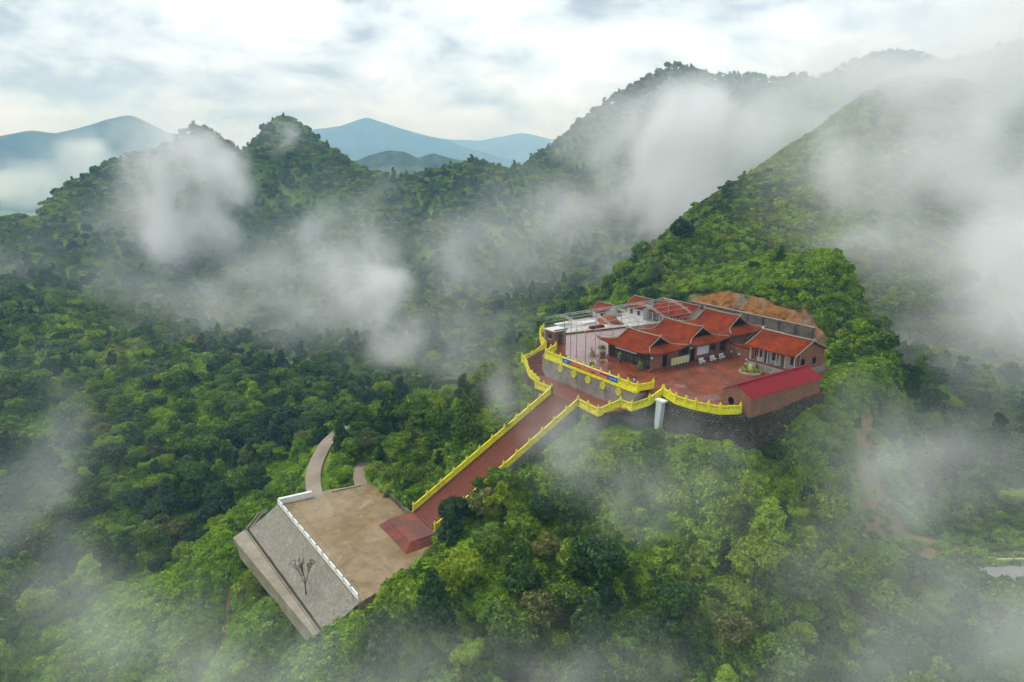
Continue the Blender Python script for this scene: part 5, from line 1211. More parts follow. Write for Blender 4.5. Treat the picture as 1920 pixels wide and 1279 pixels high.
# far woods --------------------------------------------------------------------------------------
xs, ys, ks, ss = [], [], [], []
fx, fy, r2 = scatter(120000, -560, 620, 150, 760, 2)
k = (fy > 212) | (np.abs(fx) > 148); fx, fy = fx[k], fy[k]
k = in_frame(fx, fy, TPS(fx, fy) + 4, 60); fx, fy = fx[k], fy[k]
k = thin(fx, fy, 3.15); fx, fy = fx[k], fy[k]; fz = ground(fx, fy)
k = ~blocked(fx, fy); fx, fy, fz = fx[k], fy[k], fz[k]
def shows(X, Y, Z, steps=46):      # skip what a ridge hides altogether
    ok = np.ones(len(X), bool)
    for t in np.linspace(0.25, 0.97, steps):
        zz = CZ + (Z - CZ) * t
        g = np.interp(0, [0], [0]) + SAMP(X * t, Y * t)
        ok &= g < zz + 6
    return ok
def SAMP(X, Y):
    ix = np.clip(np.searchsorted(gx, X) , 1, len(gx)-1); iy = np.clip(np.searchsorted(gy, Y), 1, len(gy)-1)
    return GZ[iy, ix]
k = shows(fx, fy, fz + 9); fx, fy, fz = fx[k], fy[k], fz[k]
gap = fbm(fx / 60 + 30, fy / 60 + 4, 3) > 0.3
hill = (fz > 4) & (fx > 20) & (fy < 330)
k = ~(gap & (r2.random(len(fx)) < 0.5)) & ~(hill & (r2.random(len(fx)) < 0.5)); fx, fy, fz = fx[k], fy[k], fz[k]
fs_scl = 0.36 + 0.6 * r2.beta(1.4, 1.6, len(fx)); fs_scl = np.where((fz > 4) & (fx > 20) & (fy < 330), fs_scl * 0.6, fs_scl); fk = r2.choice(len(LITE), len(fx), p=[0.27, 0.25, 0.16, 0.21, 0.11])
# undergrowth
bx, by, r3 = scatter(46000, -175, 150, 48, 235, 5)
bz0 = ground(bx, by); k = in_frame(bx, by, bz0 + 1, 40) & ~blocked(bx, by); bx, by, bz0 = bx[k], by[k], bz0[k]
k = (poly_dist(bx, by, SCARW) > 0.5) | (r3.random(len(bx)) < 0.3); bx, by, bz0 = bx[k], by[k], bz0[k]
bs_ = r3.uniform(0.5, 1.25, len(bx)); 
bad = sight_blocked(bx, by, bz0, bs_ * 2.0, bs_ * 1.5); bs_ = np.where(bad, bs_ * 0.45, bs_)
bad = sight_blocked(bx, by, bz0, bs_ * 1.6, bs_ * 1.2); bx, by, bz0, bs_ = bx[~bad], by[~bad], bz0[~bad], bs_[~bad]
bk = r3.integers(0, 3, len(bx)); ub, vb = to_local(bx, by)
bk = np.where(((ub < 26) & (ub > -50) & (vb < -50)) | ((ub < -22) & (vb < -36)), np.where(bk == 1, 0, bk), np.where((bk != 1) & (r3.random(len(bx)) < 0.45), 1, bk))
# thicker growth on the steep banks right of the terrace and round the plaza's end
def bank(n, u0, u1, v0, v1, seed, s0=0.5, s1=1.2, sight=True):
    global bx, by, bz0, bs_, bk
    rr = np.random.default_rng(seed); uu = rr.uniform(u0, u1, n); vv = rr.uniform(v0, v1, n)
    X = OX + uu * UX - vv * UY; Y = OY + uu * UY + vv * UX; Z = ground(X, Y); S_ = rr.uniform(s0, s1, n)
    k = ~((seg_dist(uu, vv, TRAIL) < 1.1) | (poly_dist(uu, vv, TERRACE) < 0.8) | (poly_dist(uu, vv, PLAZA) < 0.5) | (poly_dist(uu, vv, LANDING) < (0.6 if sight else -1.3)) | (poly_dist(uu, vv, STAIR) < 0.9) | (poly_dist(uu, vv, REVET) < (0.3 if sight else 0.1)) | (poly_dist(X, Y, PADW) < 0.6) | ((poly_dist(X, Y, SCARW) < -1.0) & (rr.random(n) < 0.75)) | (seg_dist(uu, vv, ROAD) < 2.3))
    if sight: k &= ~sight_blocked(X, Y, Z, S_ * 1.0, S_ * 0.3)
    bx = np.concatenate([bx, X[k]]); by = np.concatenate([by, Y[k]]); bz0 = np.concatenate([bz0, Z[k]]); bs_ = np.concatenate([bs_, S_[k]]); bk = np.concatenate([bk, rr.integers(0, 3, int(k.sum()))])
bank(3500, 23, 48, -8, 44, 31); bank(1500, 8, 22, -62, -30, 32, 0.6, 1.3); bank(2500, -36, -19, -68, -44, 33, 0.3, 0.7); bank(2600, -24, 16, -66, -57.5, 34, 0.3, 0.7); bank(1500, -22, 18, -7, 2, 38, 0.3, 0.7); bank(1400, -20, -3.5, -34, -5, 35, 0.4, 1.0); bank(1500, 3.5, 24, -34, 1, 36, 0.4, 1.0); bank(900, -44, -16, -6, 40, 37)
bank(1300, -32, 11, -66, -58.5, 41, 0.28, 0.5, False); bank(500, -34, -25, -60, -46, 42, 0.28, 0.5, False); bank(1500, -32, 24, 55.8, 68, 43, 0.5, 1.2, False); bank(900, -24, -4, -9, 3, 44, 0.25, 0.5, False); bank(900, 4, 20, -9, 1.5, 45, 0.25, 0.5, False); bank(400, 24.8, 32, 25, 50, 46, 0.5, 1.1, False); bank(2600, -30, 13, -61.0, -55.2, 48, 0.45, 0.85, False); bank(900, 5, 17, -8.5, -3.5, 49, 0.35, 0.65, False); bank(700, -20, -7, -7, -1, 50, 0.35, 0.6, False); bank(260, 11, 16, -52, -38, 51, 0.5, 0.9, False); bank(3800, 36, 76, 6, 58, 47, 0.4, 1.0, False)
# scrub in the clearings of the valley
vx, vy, r5 = scatter(40000, -330, 260, 190, 560, 8)
k = in_frame(vx, vy, TPS(vx, vy), 20) & (fbm(vx / 60 + 30, vy / 60 + 4, 3) > 0.2); vx, vy = vx[k], vy[k]; vz = ground(vx, vy)
k = shows(vx, vy, vz + 4) & ~blocked(vx, vy); vx, vy, vz = vx[k], vy[k], vz[k]
vs2 = r5.uniform(1.0, 2.2, len(vx)); vk = r5.integers(0, 4, len(vx))
# scrub on the hill above the halls
hx, hy, r4 = scatter(76000, 15, 330, 128, 400, 6)
hz = ground(hx, hy); k = (hz > -3) & ~blocked(hx, hy) & in_frame(hx, hy, hz, 20); hx, hy, hz = hx[k], hy[k], hz[k]
k = shows(hx, hy, hz + 3); hx, hy, hz = hx[k], hy[k], hz[k]
k = r4.permutation(len(hx))[:14000]; hx, hy, hz = hx[k], hy[k], hz[k]
hs = r4.uniform(0.5, 1.3, len(hx)) * np.clip(np.hypot(hx, hy) / 200, 0.8, 1.8); hk = r4.choice(4, len(hx), p=[0.14, 0.40, 0.10, 0.36])

# a few trees that stand out one by one on the ridge lines (also the sources of the lighter forest)
def ridge_tree(label, X, Y, p, s, rot):
    Z = float(ground(np.array([X]), np.array([Y]))[0])
    return add_tree('ridge_tree', label, X, Y, Z, p, s, rot, None)
lite_src = []
for j, (lab, X, Y, s) in enumerate((('dark rounded tree on the ridge edge above the rear houses', 50, 203, 1.0), ('second dark tree just below it on the ridge edge', 45, 199, 0.8),
        ('slender lone tree silhouetted high on the right ridge', 68.5, 222, 0.75), ('wide dark tree at the foot of the right ridge', 34, 190, 0.9), ('layered olive tree at the ridge foot beside the red roofs', 40, 188, 0.7))):
    lite_src.append(ridge_tree(lab, X, Y, LITE[j], s, j * 1.3))
def src_bush(label, u, v, z, me, s, cat='shrub', name='shrub'):
    o = bpy.data.objects.new(name, me); COL.objects.link(o); o.location = W(u, v, z); o.scale = (s, s, s); return tag(o, label, cat)
bush_src = [src_bush('bright green shrub by the corner of the plaza parapet', -22.6, -48.2, -21.8, BUSH[0], 0.9), src_bush('dark green shrub on the bank behind the plaza', -9, -32.6, -20.5, BUSH[1], 0.9), src_bush('bright shrub at the plaza end of the drain channel', -28.6, -50.6, -25.2, BUSH[2], 0.9), src_bush('olive shrub at the back corner of the plaza', -19.6, -33.2, -20.4, BUSH[3], 0.8)]

def instancer(name, label, cat, sets):
    """one object holding a mass of plants: sets = [(points, scale, meshes index, [source objects])]"""
    pts = np.concatenate([s[0] for s in sets]); sc_ = np.concatenate([s[1] for s in sets]); kk = []; src = []; off = 0
    for s in sets:
        kk.append(s[2] + off); src += s[3]; off += len(s[3])
    kk = np.concatenate(kk)
    me = bpy.data.meshes.new(name); me.vertices.add(len(pts)); me.vertices.foreach_set('co', pts.astype(np.float32).ravel())
    rr = np.random.default_rng(77)
    a = me.attributes.new('size', 'FLOAT', 'POINT'); a.data.foreach_set('value', sc_.astype(np.float32))
    a = me.attributes.new('kind_id', 'INT', 'POINT'); a.data.foreach_set('value', kk.astype(np.int32))
    a = me.attributes.new('turn', 'FLOAT_VECTOR', 'POINT'); tv = np.zeros((len(pts), 3), np.float32); tv[:, 2] = rr.uniform(0, 6.28, len(pts)); tv[:, :2] = rr.normal(0, 0.07, (len(pts), 2)); a.data.foreach_set('vector', tv.ravel())
    o = bpy.data.objects.new(name, me); COL.objects.link(o); tag(o, label, cat, kind='stuff')
    ng = bpy.data.node_groups.new(name, 'GeometryNodeTree')
    ng.interface.new_socket('Geometry', in_out='INPUT', socket_type='NodeSocketGeometry'); ng.interface.new_socket('Geometry', in_out='OUTPUT', socket_type='NodeSocketGeometry')
    N = ng.nodes.new; L = ng.links.new
    gi = N('NodeGroupInput'); go = N('NodeGroupOutput'); join = N('GeometryNodeJoinGeometry')
    def attr(nm, ty):
        n = N('GeometryNodeInputNamedAttribute'); n.data_type = ty; n.inputs['Name'].default_value = nm; return n.outputs['Attribute']
    sz = attr('size', 'FLOAT'); kd = attr('kind_id', 'INT'); tn = attr('turn', 'FLOAT_VECTOR')
    for i, so in enumerate(src):
        oi = N('GeometryNodeObjectInfo'); oi.transform_space = 'ORIGINAL'; oi.inputs['Object'].default_value = so; oi.inputs['As Instance'].default_value = False
        cmp_ = N('FunctionNodeCompare'); cmp_.data_type = 'INT'; cmp_.operation = 'EQUAL'
        L(kd, cmp_.inputs[2]); cmp_.inputs[3].default_value = i
        ip = N('GeometryNodeInstanceOnPoints'); L(gi.outputs[0], ip.inputs['Points']); L(cmp_.outputs['Result'], ip.inputs['Selection'])
        L(oi.outputs['Geometry'], ip.inputs['Instance'])
        L(tn, ip.inputs['Rotation']); L(sz, ip.inputs['Scale'])
        L(ip.outputs['Instances'], join.inputs[0])
    L(join.outputs[0], go.inputs[0])
    md = o.modifiers.new('plants', 'NODES'); md.node_group = ng
    return o
first = {}
for o in bpy.data.objects:
    if o.name.startswith('crown') and o.data not in first: first[o.data] = o
near_src = [first[p[3]] for p in PROTO]
lite_crowns = [first[p[3]] for p in LITE]
instancer('forest', 'dense mixed forest covering the valley and far ridges', 'forest',
          [(NEAR_REST, NEAR_S, NEAR_K, near_src), (np.stack([fx, fy, fz - 0.3], 1), fs_scl, fk, lite_crowns)])
instancer('undergrowth', 'bright shrubs and ferns covering the slopes between trees', 'undergrowth',
          [(np.stack([bx, by, bz0 - 0.15], 1), bs_, bk, bush_src), (np.stack([hx, hy, hz - 0.2], 1), hs, hk, bush_src), (np.stack([vx, vy, vz - 0.3], 1), vs2, vk, bush_src)])

# bare tree on the revetment
dt = thing('bare_tree', 'nearly leafless small tree growing on the stone revetment', 'tree', 1.2, -53.35, -24.4)
b = MB(); rr = np.random.default_rng(4)
def branch(p, d, ln, rad, dep):
    q = p + d * ln; b.tube([p, p.lerp(q, 0.5) + Vector(rr.normal(0, 0.05, 3)), q], [rad, rad*0.8, rad*0.6], 5)
    tips.append(q)
    if dep > 0:
        for _ in range(3 if dep > 1 else 2):
            branch(q, (d + Vector(rr.normal(0, 0.27, 3)) + Vector((0, 0, 0.35))).normalized(), ln * rr.uniform(0.55, 0.8), rad * 0.58, dep - 1)
tips = []
branch(Vector((0, 0, -0.3)), Vector((-0.16, 0.05, 1)).normalized(), 2.1, 0.13, 5)
b.build('branches', MATS['bark'], dt)
lm = leaf_mesh('leaves', [(t.x, t.y, t.z, 0.22, 1) for t in tips[::3]] + [(0.1, 0.1, 0.5, 0.4, 1)], 260, 0.10, 5); lm.materials.append(MATS['leaf_olive']); mobj('leaves', lm, None, dt)

# ------------------------------------------------------------------ small things on the terrace
def potted(label, u, v, ph, pr_, sh, sr, leafm='leaf', n=420, pedestal=0.0, kind='bush'):
    t = thing('potted_plant', label, 'potted plant', u, v, 0)
    if pedestal: MB().box(-0.28, 0.28, -0.28, 0.28, 0.003, pedestal).build('pedestal', MATS['dark_stone'], t)
    z0_ = pedestal + 0.003
    MB().lathe(0, 0, [(pr_*0.65, z0_), (pr_*0.9, z0_+ph*0.4), (pr_, z0_+ph*0.85), (pr_*1.1, z0_+ph), (pr_*0.9, z0_+ph*0.98)], 12).build('pot', MATS['pot_glaze'], t, True)
    lob = crown_lobes(kind, sh, sr, int(u*10) % 97 + 300); lob = [(l[0], l[1], l[2] + z0_ + ph*0.8, l[3], l[4]) for l in lob]
    me = leaf_mesh('foliage', lob, n, 0.11, 310); me.materials.append(MATS[leafm]); mobj('foliage', me, None, t)
    MB().tube([(0,0,z0_+ph*0.8),(0.05,0,z0_+ph+sh*0.5)], [0.05,0.025], 6).build('stem', MATS['bark'], t)
potted('large round dark potted shrub at the left corner of the front hall', -7.0, 9.9, 0.7, 0.6, 1.9, 1.1)
potted('potted shrub on a stone pedestal before the front hall', -1.2, 8.9, 0.6, 0.4, 1.3, 0.6, pedestal=0.7)
potted('potted bush at the right front corner of the front hall', 4.4, 8.8, 0.9, 0.6, 1.3, 0.7)
potted('thin leafy sapling in a pot behind the red banner', -3.3, 3.9, 0.5, 0.45, 3.0, 1.1, 'leaf_olive', 300, kind='tall')
gb = thing('garden_bed', 'small planted bed with stones and white lamps beside the veranda building', 'garden bed', 16.4, 24.4, 0)
MB().lathe(0, 0, [(2.0,0.004),(2.0,0.28),(1.8,0.28)], 18).build('kerb_ring', MATS['stone'], gb)
MB().lathe(0, 0, [(1.79,0.27),(1.0,0.42),(0.1,0.46)], 18).build('soil', MATS['soil_red'], gb)
MB().box(-0.35,0.35,-0.2,0.2,0.3,1.5).build('stone_stele', MATS['notice_cream'], gb); MB().lathe(-0.9,-0.3,[(0.14,0.3),(0.12,1.2),(0.14,1.25)],8).build('lamp_post', MATS['dark_stone'], gb); lamp_globe(gb, -0.9, -0.3, 1.42)
MB().lathe(0.9,0.5,[(0.3,0.3),(0.36,0.9),(0.2,1.5),(0.05,1.7)],7).build('rock', MATS['dark_stone'], gb)
me = leaf_mesh('flowers', [(math.cos(a)*1.3, math.sin(a)*1.3, 0.55, 0.42, 0.9) for a in np.linspace(0, 6.28, 9)], 900, 0.12, 61); me.materials.append(MATS['leaf_bright']); mobj('plants', me, None, gb)
add_t = PROTO[1]
add_tree('garden_tree', 'bright rounded garden tree between the rear hall and side building', *W(12.3, 30.8, 0.25), PROTO[7], 0.55, 1.0, None)
for lab, u, v in (('white globe lamp by the middle hall corner', 8.6, 28.8), ('white globe lamp before the brick gate wall', 10.6, 28.6), ('white globe lamp at the left end of the veranda building', 13.6, 26.8)):
    t = thing('garden_lamp', lab, 'lamp', u, v, 0, group='garden lamps')
    MB().lathe(0, 0, [(0.1,0.003),(0.06,0.1),(0.05,1.1),(0.09,1.16)], 8).build('lamp_post', MATS['dark_stone'], t); lamp_globe(t, 0, 0, 1.3, 0.17)
sm = MB(); n_ = 24; rings = []
for j in range(7):
    for i in range(n_):
        a = 2*math.pi*i/n_; q = 1 - j/6.2; rr_ = (3.0*q**0.8) * (1 + 0.18*math.sin(3*a+j) + 0.1*math.sin(7*a)); rings.append((math.cos(a)*rr_*1.25, math.sin(a)*rr_*0.8, 0.03 + 1.7*(1-q**1.3)))
sm.add(rings, [(j*n_+i, j*n_+(i+1) % n_, (j+1)*n_+(i+1) % n_, (j+1)*n_+i) for j in range(6) for i in range(n_)] + [tuple(6*n_+i for i in range(n_))])
o = sm.build('soil_mound', MATS['soil_red'], None, True); place(o, -27.4, 30.0, 0); tag(o, 'heap of red soil on the unfinished left of the terrace', 'soil heap')
for lab, u, v, m_ in (('pale stacked slab pile beside the soil heap', -28.5, 24.5, 'white_plaster'), ('long pale slab row at the back left edge', -31.0, 18.6, 'white_plaster'), ('orange brick pallet before the soil heap', -24.6, 23.6, 'roof_tile')):
    t = thing('slab_stack', lab, 'slabs', u, v, 0)
    for k in range(3): MB().box(-0.6 + 0.05*k, 0.6, -1.9, 1.9 - 0.1*k, 0.04 + 0.2*k, 0.22 + 0.2*k).build('slab', MATS[m_], t)

# person at the front balustrade: one continuous skinned body
def person(u, v, z, label, facing):
    t = thing('person', label, 'person', u, v, z, facing)
    J = {'pel': (0,0,0.92,.145), 'wst': (0,0.01,1.08,.125), 'chs': (0,0.02,1.28,.15), 'nck': (0,0.02,1.43,.055), 'hed': (0,-0.01,1.53,.085), 'top': (0,0.0,1.63,.085)}
    for s_, n_ in ((-1, 'l'), (1, 'r')):
        J.update({n_+'hip': (0.09*s_,0,0.86,.09), n_+'kne': (0.1*s_,-0.01,0.48,.062), n_+'ank': (0.1*s_,0.02,0.08,.045), n_+'toe': (0.11*s_,-0.12,0.04,.04),
                  n_+'sho': (0.18*s_,0.02,1.36,.062), n_+'elb': (0.24*s_,0.0,1.08,.045), n_+'wri': (0.2*s_,-0.16,0.98,.034), n_+'hnd': (0.17*s_,-0.25,1.0,.036)})
    E = [('pel','wst'),('wst','chs'),('chs','nck'),('nck','hed'),('hed','top')]
    for n_ in 'lr': E += [('pel',n_+'hip'),(n_+'hip',n_+'kne'),(n_+'kne',n_+'ank'),(n_+'ank',n_+'toe'),('chs',n_+'sho'),(n_+'sho',n_+'elb'),(n_+'elb',n_+'wri'),(n_+'wri',n_+'hnd')]
    ks_ = list(J); me = bpy.data.meshes.new('body'); me.from_pydata([J[k][:3] for k in ks_], [(ks_.index(a), ks_.index(b)) for a, b in E], [])
    o = mobj('body', me, MATS['cloth_navy'], t)
    o.modifiers.new('skin', 'SKIN'); o.modifiers.new('sub', 'SUBSURF').render_levels = 1
    for i, k in enumerate(ks_):
        sv = me.skin_vertices[0].data[i]; sv.radius = (J[k][3], J[k][3]); sv.use_root = (k == 'pel')
    MB().lathe(0, 0.005, [(0.17,0.95),(0.165,1.1),(0.19,1.3),(0.17,1.4),(0.07,1.45)], 12).build('shirt', MATS['cloth_white'], t, True)
    MB().lathe(0, 0.0, [(0.05,1.45),(0.085,1.49),(0.1,1.56),(0.095,1.62),(0.06,1.68)], 12).build('head', MATS['skin'], t, True)
    MB().lathe(0, 0.02, [(0.108,1.56),(0.113,1.63),(0.08,1.70),(0.02,1.72)], 12).build('hair', MATS['hair'], t, True)
person(10.6, 1.3, 0, 'person in pale shirt and dark trousers standing behind the front balustrade', 0.2)

# ------------------------------------------------------------------ haze and mist
def volume_material(name, color, density, sampling='DISTANCE'):
    m = bpy.data.materials.new(name); m.use_nodes = True; nt = m.node_tree; nt.nodes.clear(); N = nt.nodes.new; L = nt.links.new
    m.cycles.volume_sampling = sampling
    out = N('ShaderNodeOutputMaterial'); pv = N('ShaderNodeVolumePrincipled'); pv.inputs['Color'].default_value = (*color, 1); pv.inputs['Density'].default_value = density
    L(pv.outputs['Volume'], out.inputs['Volume'])
    MATS[name] = m; return m
volume_material('mist_air', (0.99, 0.992, 0.995), 1.0)
volume_material('haze_air', (0.36, 0.64, 1.0), 0.00030); MATS['haze_air'].node_tree.nodes['Principled Volume'].inputs['Absorption Color'].default_value = (1, 1, 1, 1)   # scatters only, absorbs nothing
MIST = [ (-189.1,407.8,14.3,28.1,45,35.9,0.075), (-183.6,371.3,-6.3,27.5,35,17.3,0.04), (-213.3,393.3,-1.3,30.5,35,27.4,0.018), (-82.5,332.8,4.6,28.4,35,23.2,0.018), (-65.7,285.8,-16.7,18.1,32,17,0.065), (-63.3,299.6,-3.8,14.1,25,16.4,0.03), (-41.2,232,-24.6,18.8,25,9.4,0.025), (-75.9,262,-28.2,35.9,40,12.7,0.009), (-113.4,328.2,-12.8,33.5,40,25.8,0.012), (-171.1,294.1,-24.2,56.2,40,16.4,0.008), (-120.1,283.2,-26.5,36.2,40,13.6,0.009), (-225,314.4,-25.8,35,45,30,0.009), (-147.8,209.1,-32.8,32.7,30,10.3,0.007), (-22.7,281.4,-33.1,38.5,45,20.4,0.01), (-2.8,360.2,-9.2,53.4,60,30.9,0.009), (30.5,394.1,1.7,36.6,40,24.4,0.012), (-36.1,326.9,-17.8,36.1,40,20.6,0.01), (103.9,393.9,39.9,49,60,38.6,0.06), (87.5,356.5,15.9,30.1,45,21.9,0.05), (77.3,448.3,50,50.4,45,37,0.014), (172.3,471.9,60.8,70.3,60,35.2,0.01), (193.8,416.2,46.1,46.9,50,31.2,0.016), (40,249.1,1.1,11.7,18,12.7,0.08), (30.2,441.4,24,47,50,30.2,0.012), (128.1,205.3,31,43.8,38,34.4,0.056), (118.6,164.1,12.1,30.9,32,29.6,0.05), (162.1,266.2,65.3,43,45,19.5,0.036), (111,212.3,33.9,22.5,14,20.9,0.04), (149.4,278.9,66.7,30.7,24,20.5,0.07), (140.6,235.5,47.2,31.6,22,21.1,0.05), (97.5,213.9,32.3,14.6,12,13,0.02), (98.7,177.7,12.8,18.1,18,9,0.038), (102.5,223.7,41.9,21.8,20,16.8,0.012), (95.2,138.4,-6.8,27.2,25,14.7,0.024), (190.9,277.8,70.4,50.8,50,34.5,0.045), (86.1,191.6,18.3,19.3,18,10.4,0.011), (296.6,555.7,103.8,81.2,50,24.4,0.007), (64.6,84.8,-9.8,19.1,14,9.5,0.02), (55.1,90,-5.9,13,12,11.5,0.024), (38,54.3,-7.9,17,11,6.5,0.017), (7.2,48.5,-6.4,21.8,9,4.1,0.026), (-20.6,55.2,-12.3,22.7,11,5.7,0.028), (-59.1,71.8,-20.1,19.7,16,11.2,0.017), (-95,116.3,-23.9,22,26,19,0.014), (47,54.5,-7,12,11,8.5,0.028), (8.8,86.7,-2.8,7.3,9,4.4,0.042), (13.8,79.9,-5.2,5.8,9,4.1,0.036), (30.1,73.2,-7,12.2,13,8.3,0.011), (1.8,106.1,0.2,6.6,9,5.7,0.045), (-4.7,143.5,-7.2,16.4,18,6.4,0.018), (16.5,89.6,0.4,9.8,7,3.4,0.036), (7.2,95.4,-1.1,6,8,4,0.032), (20.8,78.6,-2,10.1,10,5.4,0.013), (-157.5,500.3,50.8,22.5,18,15,0.03), (-955.1,1551.9,37,70.3,90,52.7,0.018), (-1011.7,1434.4,-15.9,120.3,120,45.9,0.018), (-1093.8,2095.2,135.2,140.6,150,62.5,0.004) ]

_t3 = np.random.default_rng(23).random((64, 64, 64)).astype(np.float32)
def noise3(x, y, z):
    xi, yi, zi = np.floor(x).astype(int), np.floor(y).astype(int), np.floor(z).astype(int)
    fx, fy, fz = x - xi, y - yi, z - zi; fx = fx*fx*(3-2*fx); fy = fy*fy*(3-2*fy); fz = fz*fz*(3-2*fz)
    xi &= 63; yi &= 63; zi &= 63; x1, y1, z1 = (xi+1) & 63, (yi+1) & 63, (zi+1) & 63
    a = _t3[xi, yi, zi]*(1-fx) + _t3[x1, yi, zi]*fx; b = _t3[xi, y1, zi]*(1-fx) + _t3[x1, y1, zi]*fx
    c = _t3[xi, yi, z1]*(1-fx) + _t3[x1, yi, z1]*fx; d = _t3[xi, y1, z1]*(1-fx) + _t3[x1, y1, z1]*fx
    return (a*(1-fy) + b*fy)*(1-fz) + (c*(1-fy) + d*fy)*fz
def fbm3(x, y, z, o=5, g=0.58):
    s_ = 0; a = 1.0; t = 0
    for k in range(o): s_ = s_ + a * noise3(x*2**k + 7.7*k, y*2**k + 3.1*k, z*2**k + 11.9*k); t += a; a *= g
    return s_ / t
def mist_grid(name, label, lo, hi, cell, puffs):
    """one body of drifting mist: its density worked out on a grid of cells and turned into a fog volume"""
    lo = np.array(lo, float); n = np.ceil((np.array(hi) - lo) / cell).astype(int) + 1; hi = lo + (n - 1) * cell
    D = np.zeros(n[::-1], np.float32)                      # indexed z, y, x
    for q, (X, Y, Z, rx, ry, rz, den) in enumerate(puffs):
        R3 = np.array([rx*1.6, ry*1.35, rz*1.6]); c = np.array([X, Y, Z])
        a = np.clip(np.floor((c - R3 - lo) / cell).astype(int), 0, n - 1); b = np.clip(np.ceil((c + R3 - lo) / cell).astype(int) + 1, 1, n)
        if (b <= a).any(): continue
        gz_, gy_, gx_ = np.meshgrid(lo[2] + np.arange(a[2], b[2])*cell, lo[1] + np.arange(a[1], b[1])*cell, lo[0] + np.arange(a[0], b[0])*cell, indexing='ij')
        ox, oy, oz = (gx_ - X)/R3[0], (gy_ - Y)/R3[1], (gz_ - Z)/R3[2]
        r0 = np.sqrt(ox*ox + oy*oy + oz*oz)
        w1 = fbm3(ox*1.4 + q*3.3, oy*1.4, oz*1.4, 2) - 0.5; w2 = fbm3(ox*1.4 + 9, oy*1.4 + q*2.1, oz*1.4, 2) - 0.5; w3 = fbm3(ox*1.4, oy*1.4 + 5, oz*1.4 + q*1.7, 2) - 0.5
        r1 = np.sqrt((ox + 1.3*w1)**2 + (oy + 1.3*w2)**2 + (oz + 1.3*w3)**2)
        f = np.clip((1 - r1) / 0.9, 0, 1); f = f*f*(3 - 2*f)
        gsz = max(min(rx, rz), 4.0)
        px_, pz_ = gx_ + w1*gsz*2.4, gz_ + w3*gsz*2.4; py_ = gy_ + w2*gsz*2.4
        al, ac = px_*0.45 + pz_*0.89, px_*0.89 - pz_*0.45              # drawn out along the rising air
        n1 = fbm3(ac/(gsz*0.75), py_/(gsz*0.9), al/(gsz*1.5), 4, 0.55)
        n2 = fbm3(ac/(gsz*0.2), py_/(gsz*0.25), al/(gsz*0.42), 3, 0.6)
        m_ = f*0.85 + (n1 - 0.5)*2.6 - 0.30
        t = np.clip(m_, 0, 1); t = np.clip(t - (1 - t)*np.abs(n2 - 0.5)*1.5, 0, 1)
        f0 = np.clip(1 - r0*(0.9 + 0.5*w1), 0, 1); f0 = f0*f0*(3 - 2*f0)
        t = t*np.sqrt(f)*0.84 + 0.23*f0*np.clip(0.25 + 1.5*(n1 - 0.35), 0, 1.3)
        f = 1.0
        D[a[2]:b[2], a[1]:b[1], a[0]:b[0]] += (t * f * np.clip((1 - r0)*4, 0, 1) * den * MISTK * (0.95 if Y > 136 else 0.92)).astype(np.float32)
    D[0] = D[-1] = 0; D[:, 0] = D[:, -1] = 0; D[:, :, 0] = D[:, :, -1] = 0
    me = bpy.data.meshes.new(name); me.vertices.add(D.size); at3 = me.attributes.new('cell_density', 'FLOAT', 'POINT'); at3.data.foreach_set('value', D.ravel()); me.materials.append(MATS['mist_air'])
    o = bpy.data.objects.new(name, me); COL.objects.link(o); tag(o, label, 'mist', 'drifting mist', kind='stuff')
    ng = bpy.data.node_groups.new(name, 'GeometryNodeTree')
    ng.interface.new_socket('Geometry', in_out='INPUT', socket_type='NodeSocketGeometry'); ng.interface.new_socket('Geometry', in_out='OUTPUT', socket_type='NodeSocketGeometry')
    N = ng.nodes.new; L = ng.links.new
    gi = N('NodeGroupInput'); go = N('NodeGroupOutput'); vc = N('GeometryNodeVolumeCube')
    vc.inputs['Min'].default_value = tuple(lo); vc.inputs['Max'].default_value = tuple(hi)
    for ax, k in zip('XYZ', n): vc.inputs['Resolution ' + ax].default_value = int(k)
    pos = N('GeometryNodeInputPosition'); sb_ = N('ShaderNodeVectorMath'); sb_.operation = 'SUBTRACT'; sb_.inputs[1].default_value = tuple(lo); L(pos.outputs[0], sb_.inputs[0])
    ml = N('ShaderNodeVectorMath'); ml.operation = 'SCALE'; ml.inputs['Scale'].default_value = 1.0 / cell; L(sb_.outputs[0], ml.inputs[0])
    sp = N('ShaderNodeSeparateXYZ'); L(ml.outputs[0], sp.inputs[0])
    def rnd(sock):
        m_ = N('ShaderNodeMath'); m_.operation = 'ROUND'; L(sock, m_.inputs[0]); return m_.outputs[0]
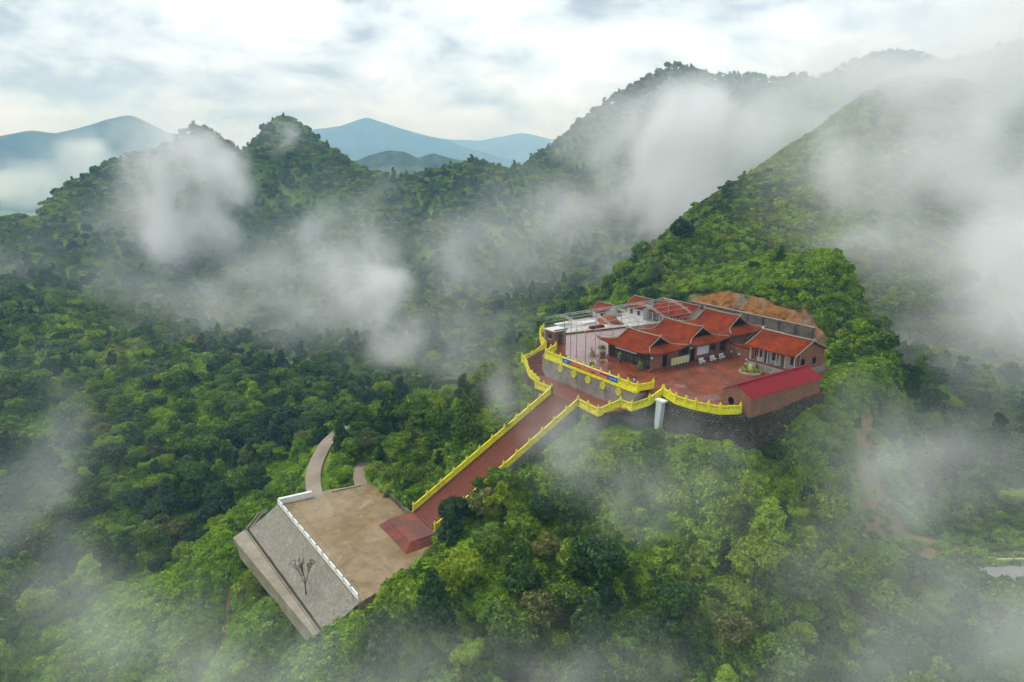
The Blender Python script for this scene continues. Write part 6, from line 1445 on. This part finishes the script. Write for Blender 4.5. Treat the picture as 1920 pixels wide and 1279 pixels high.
    m1 = N('ShaderNodeMath'); m1.operation = 'MULTIPLY_ADD'; L(rnd(sp.outputs[2]), m1.inputs[0]); m1.inputs[1].default_value = int(n[1]); L(rnd(sp.outputs[1]), m1.inputs[2])
    m2 = N('ShaderNodeMath'); m2.operation = 'MULTIPLY_ADD'; L(m1.outputs[0], m2.inputs[0]); m2.inputs[1].default_value = int(n[0]); L(rnd(sp.outputs[0]), m2.inputs[2])
    at4 = N('GeometryNodeInputNamedAttribute'); at4.data_type = 'FLOAT'; at4.inputs['Name'].default_value = 'cell_density'
    si = N('GeometryNodeSampleIndex'); si.data_type = 'FLOAT'; si.domain = 'POINT'; L(gi.outputs[0], si.inputs['Geometry']); L(at4.outputs[0], si.inputs['Value']); L(m2.outputs[0], si.inputs['Index'])
    L(si.outputs[0], vc.inputs['Density'])
    sm_ = N('GeometryNodeSetMaterial'); sm_.inputs['Material'].default_value = MATS['mist_air']; L(vc.outputs['Volume'], sm_.inputs['Geometry']); L(sm_.outputs[0], go.inputs[0])
    o.modifiers.new('fog', 'NODES').node_group = ng
    return o
MISTK = 1.7
near_p = [m_ for m_ in MIST if m_[1] < 136]; mid_p = [m_ for m_ in MIST if 136 <= m_[1] < 900]; far_p = [m_ for m_ in MIST if m_[1] >= 900]
def bounds(ps):
    a = np.array(ps); k = np.stack([a[:, 3]*1.6, a[:, 4]*1.35, a[:, 5]*1.6], 1); return (a[:, :3] - k).min(0), (a[:, :3] + k).max(0)
lo, hi = bounds(near_p); mist_grid('mist', 'thin white mist drifting low over the near forest and stairs', np.maximum(lo, (-95, 42, -60)), np.minimum(hi, (110, 170, 60)), 1.7, near_p)
lo, hi = bounds(mid_p); mist_grid('mist', 'soft white mist rising in the valley and round the ridges', np.maximum(lo, (-330, 100, -60)), np.minimum(hi, (430, 680, 230)), 3.6, mid_p)
lo, hi = bounds(far_p); mist_grid('mist', 'bright low cloud banks on the distant blue mountains', lo, hi, 22.0, far_p)
hz_ = MB().box(-9000, 9000, -400, 8200, -330, 400).build('haze', MATS['haze_air']); tag(hz_, 'pale blue haze filling the valley air', 'haze', kind='stuff')
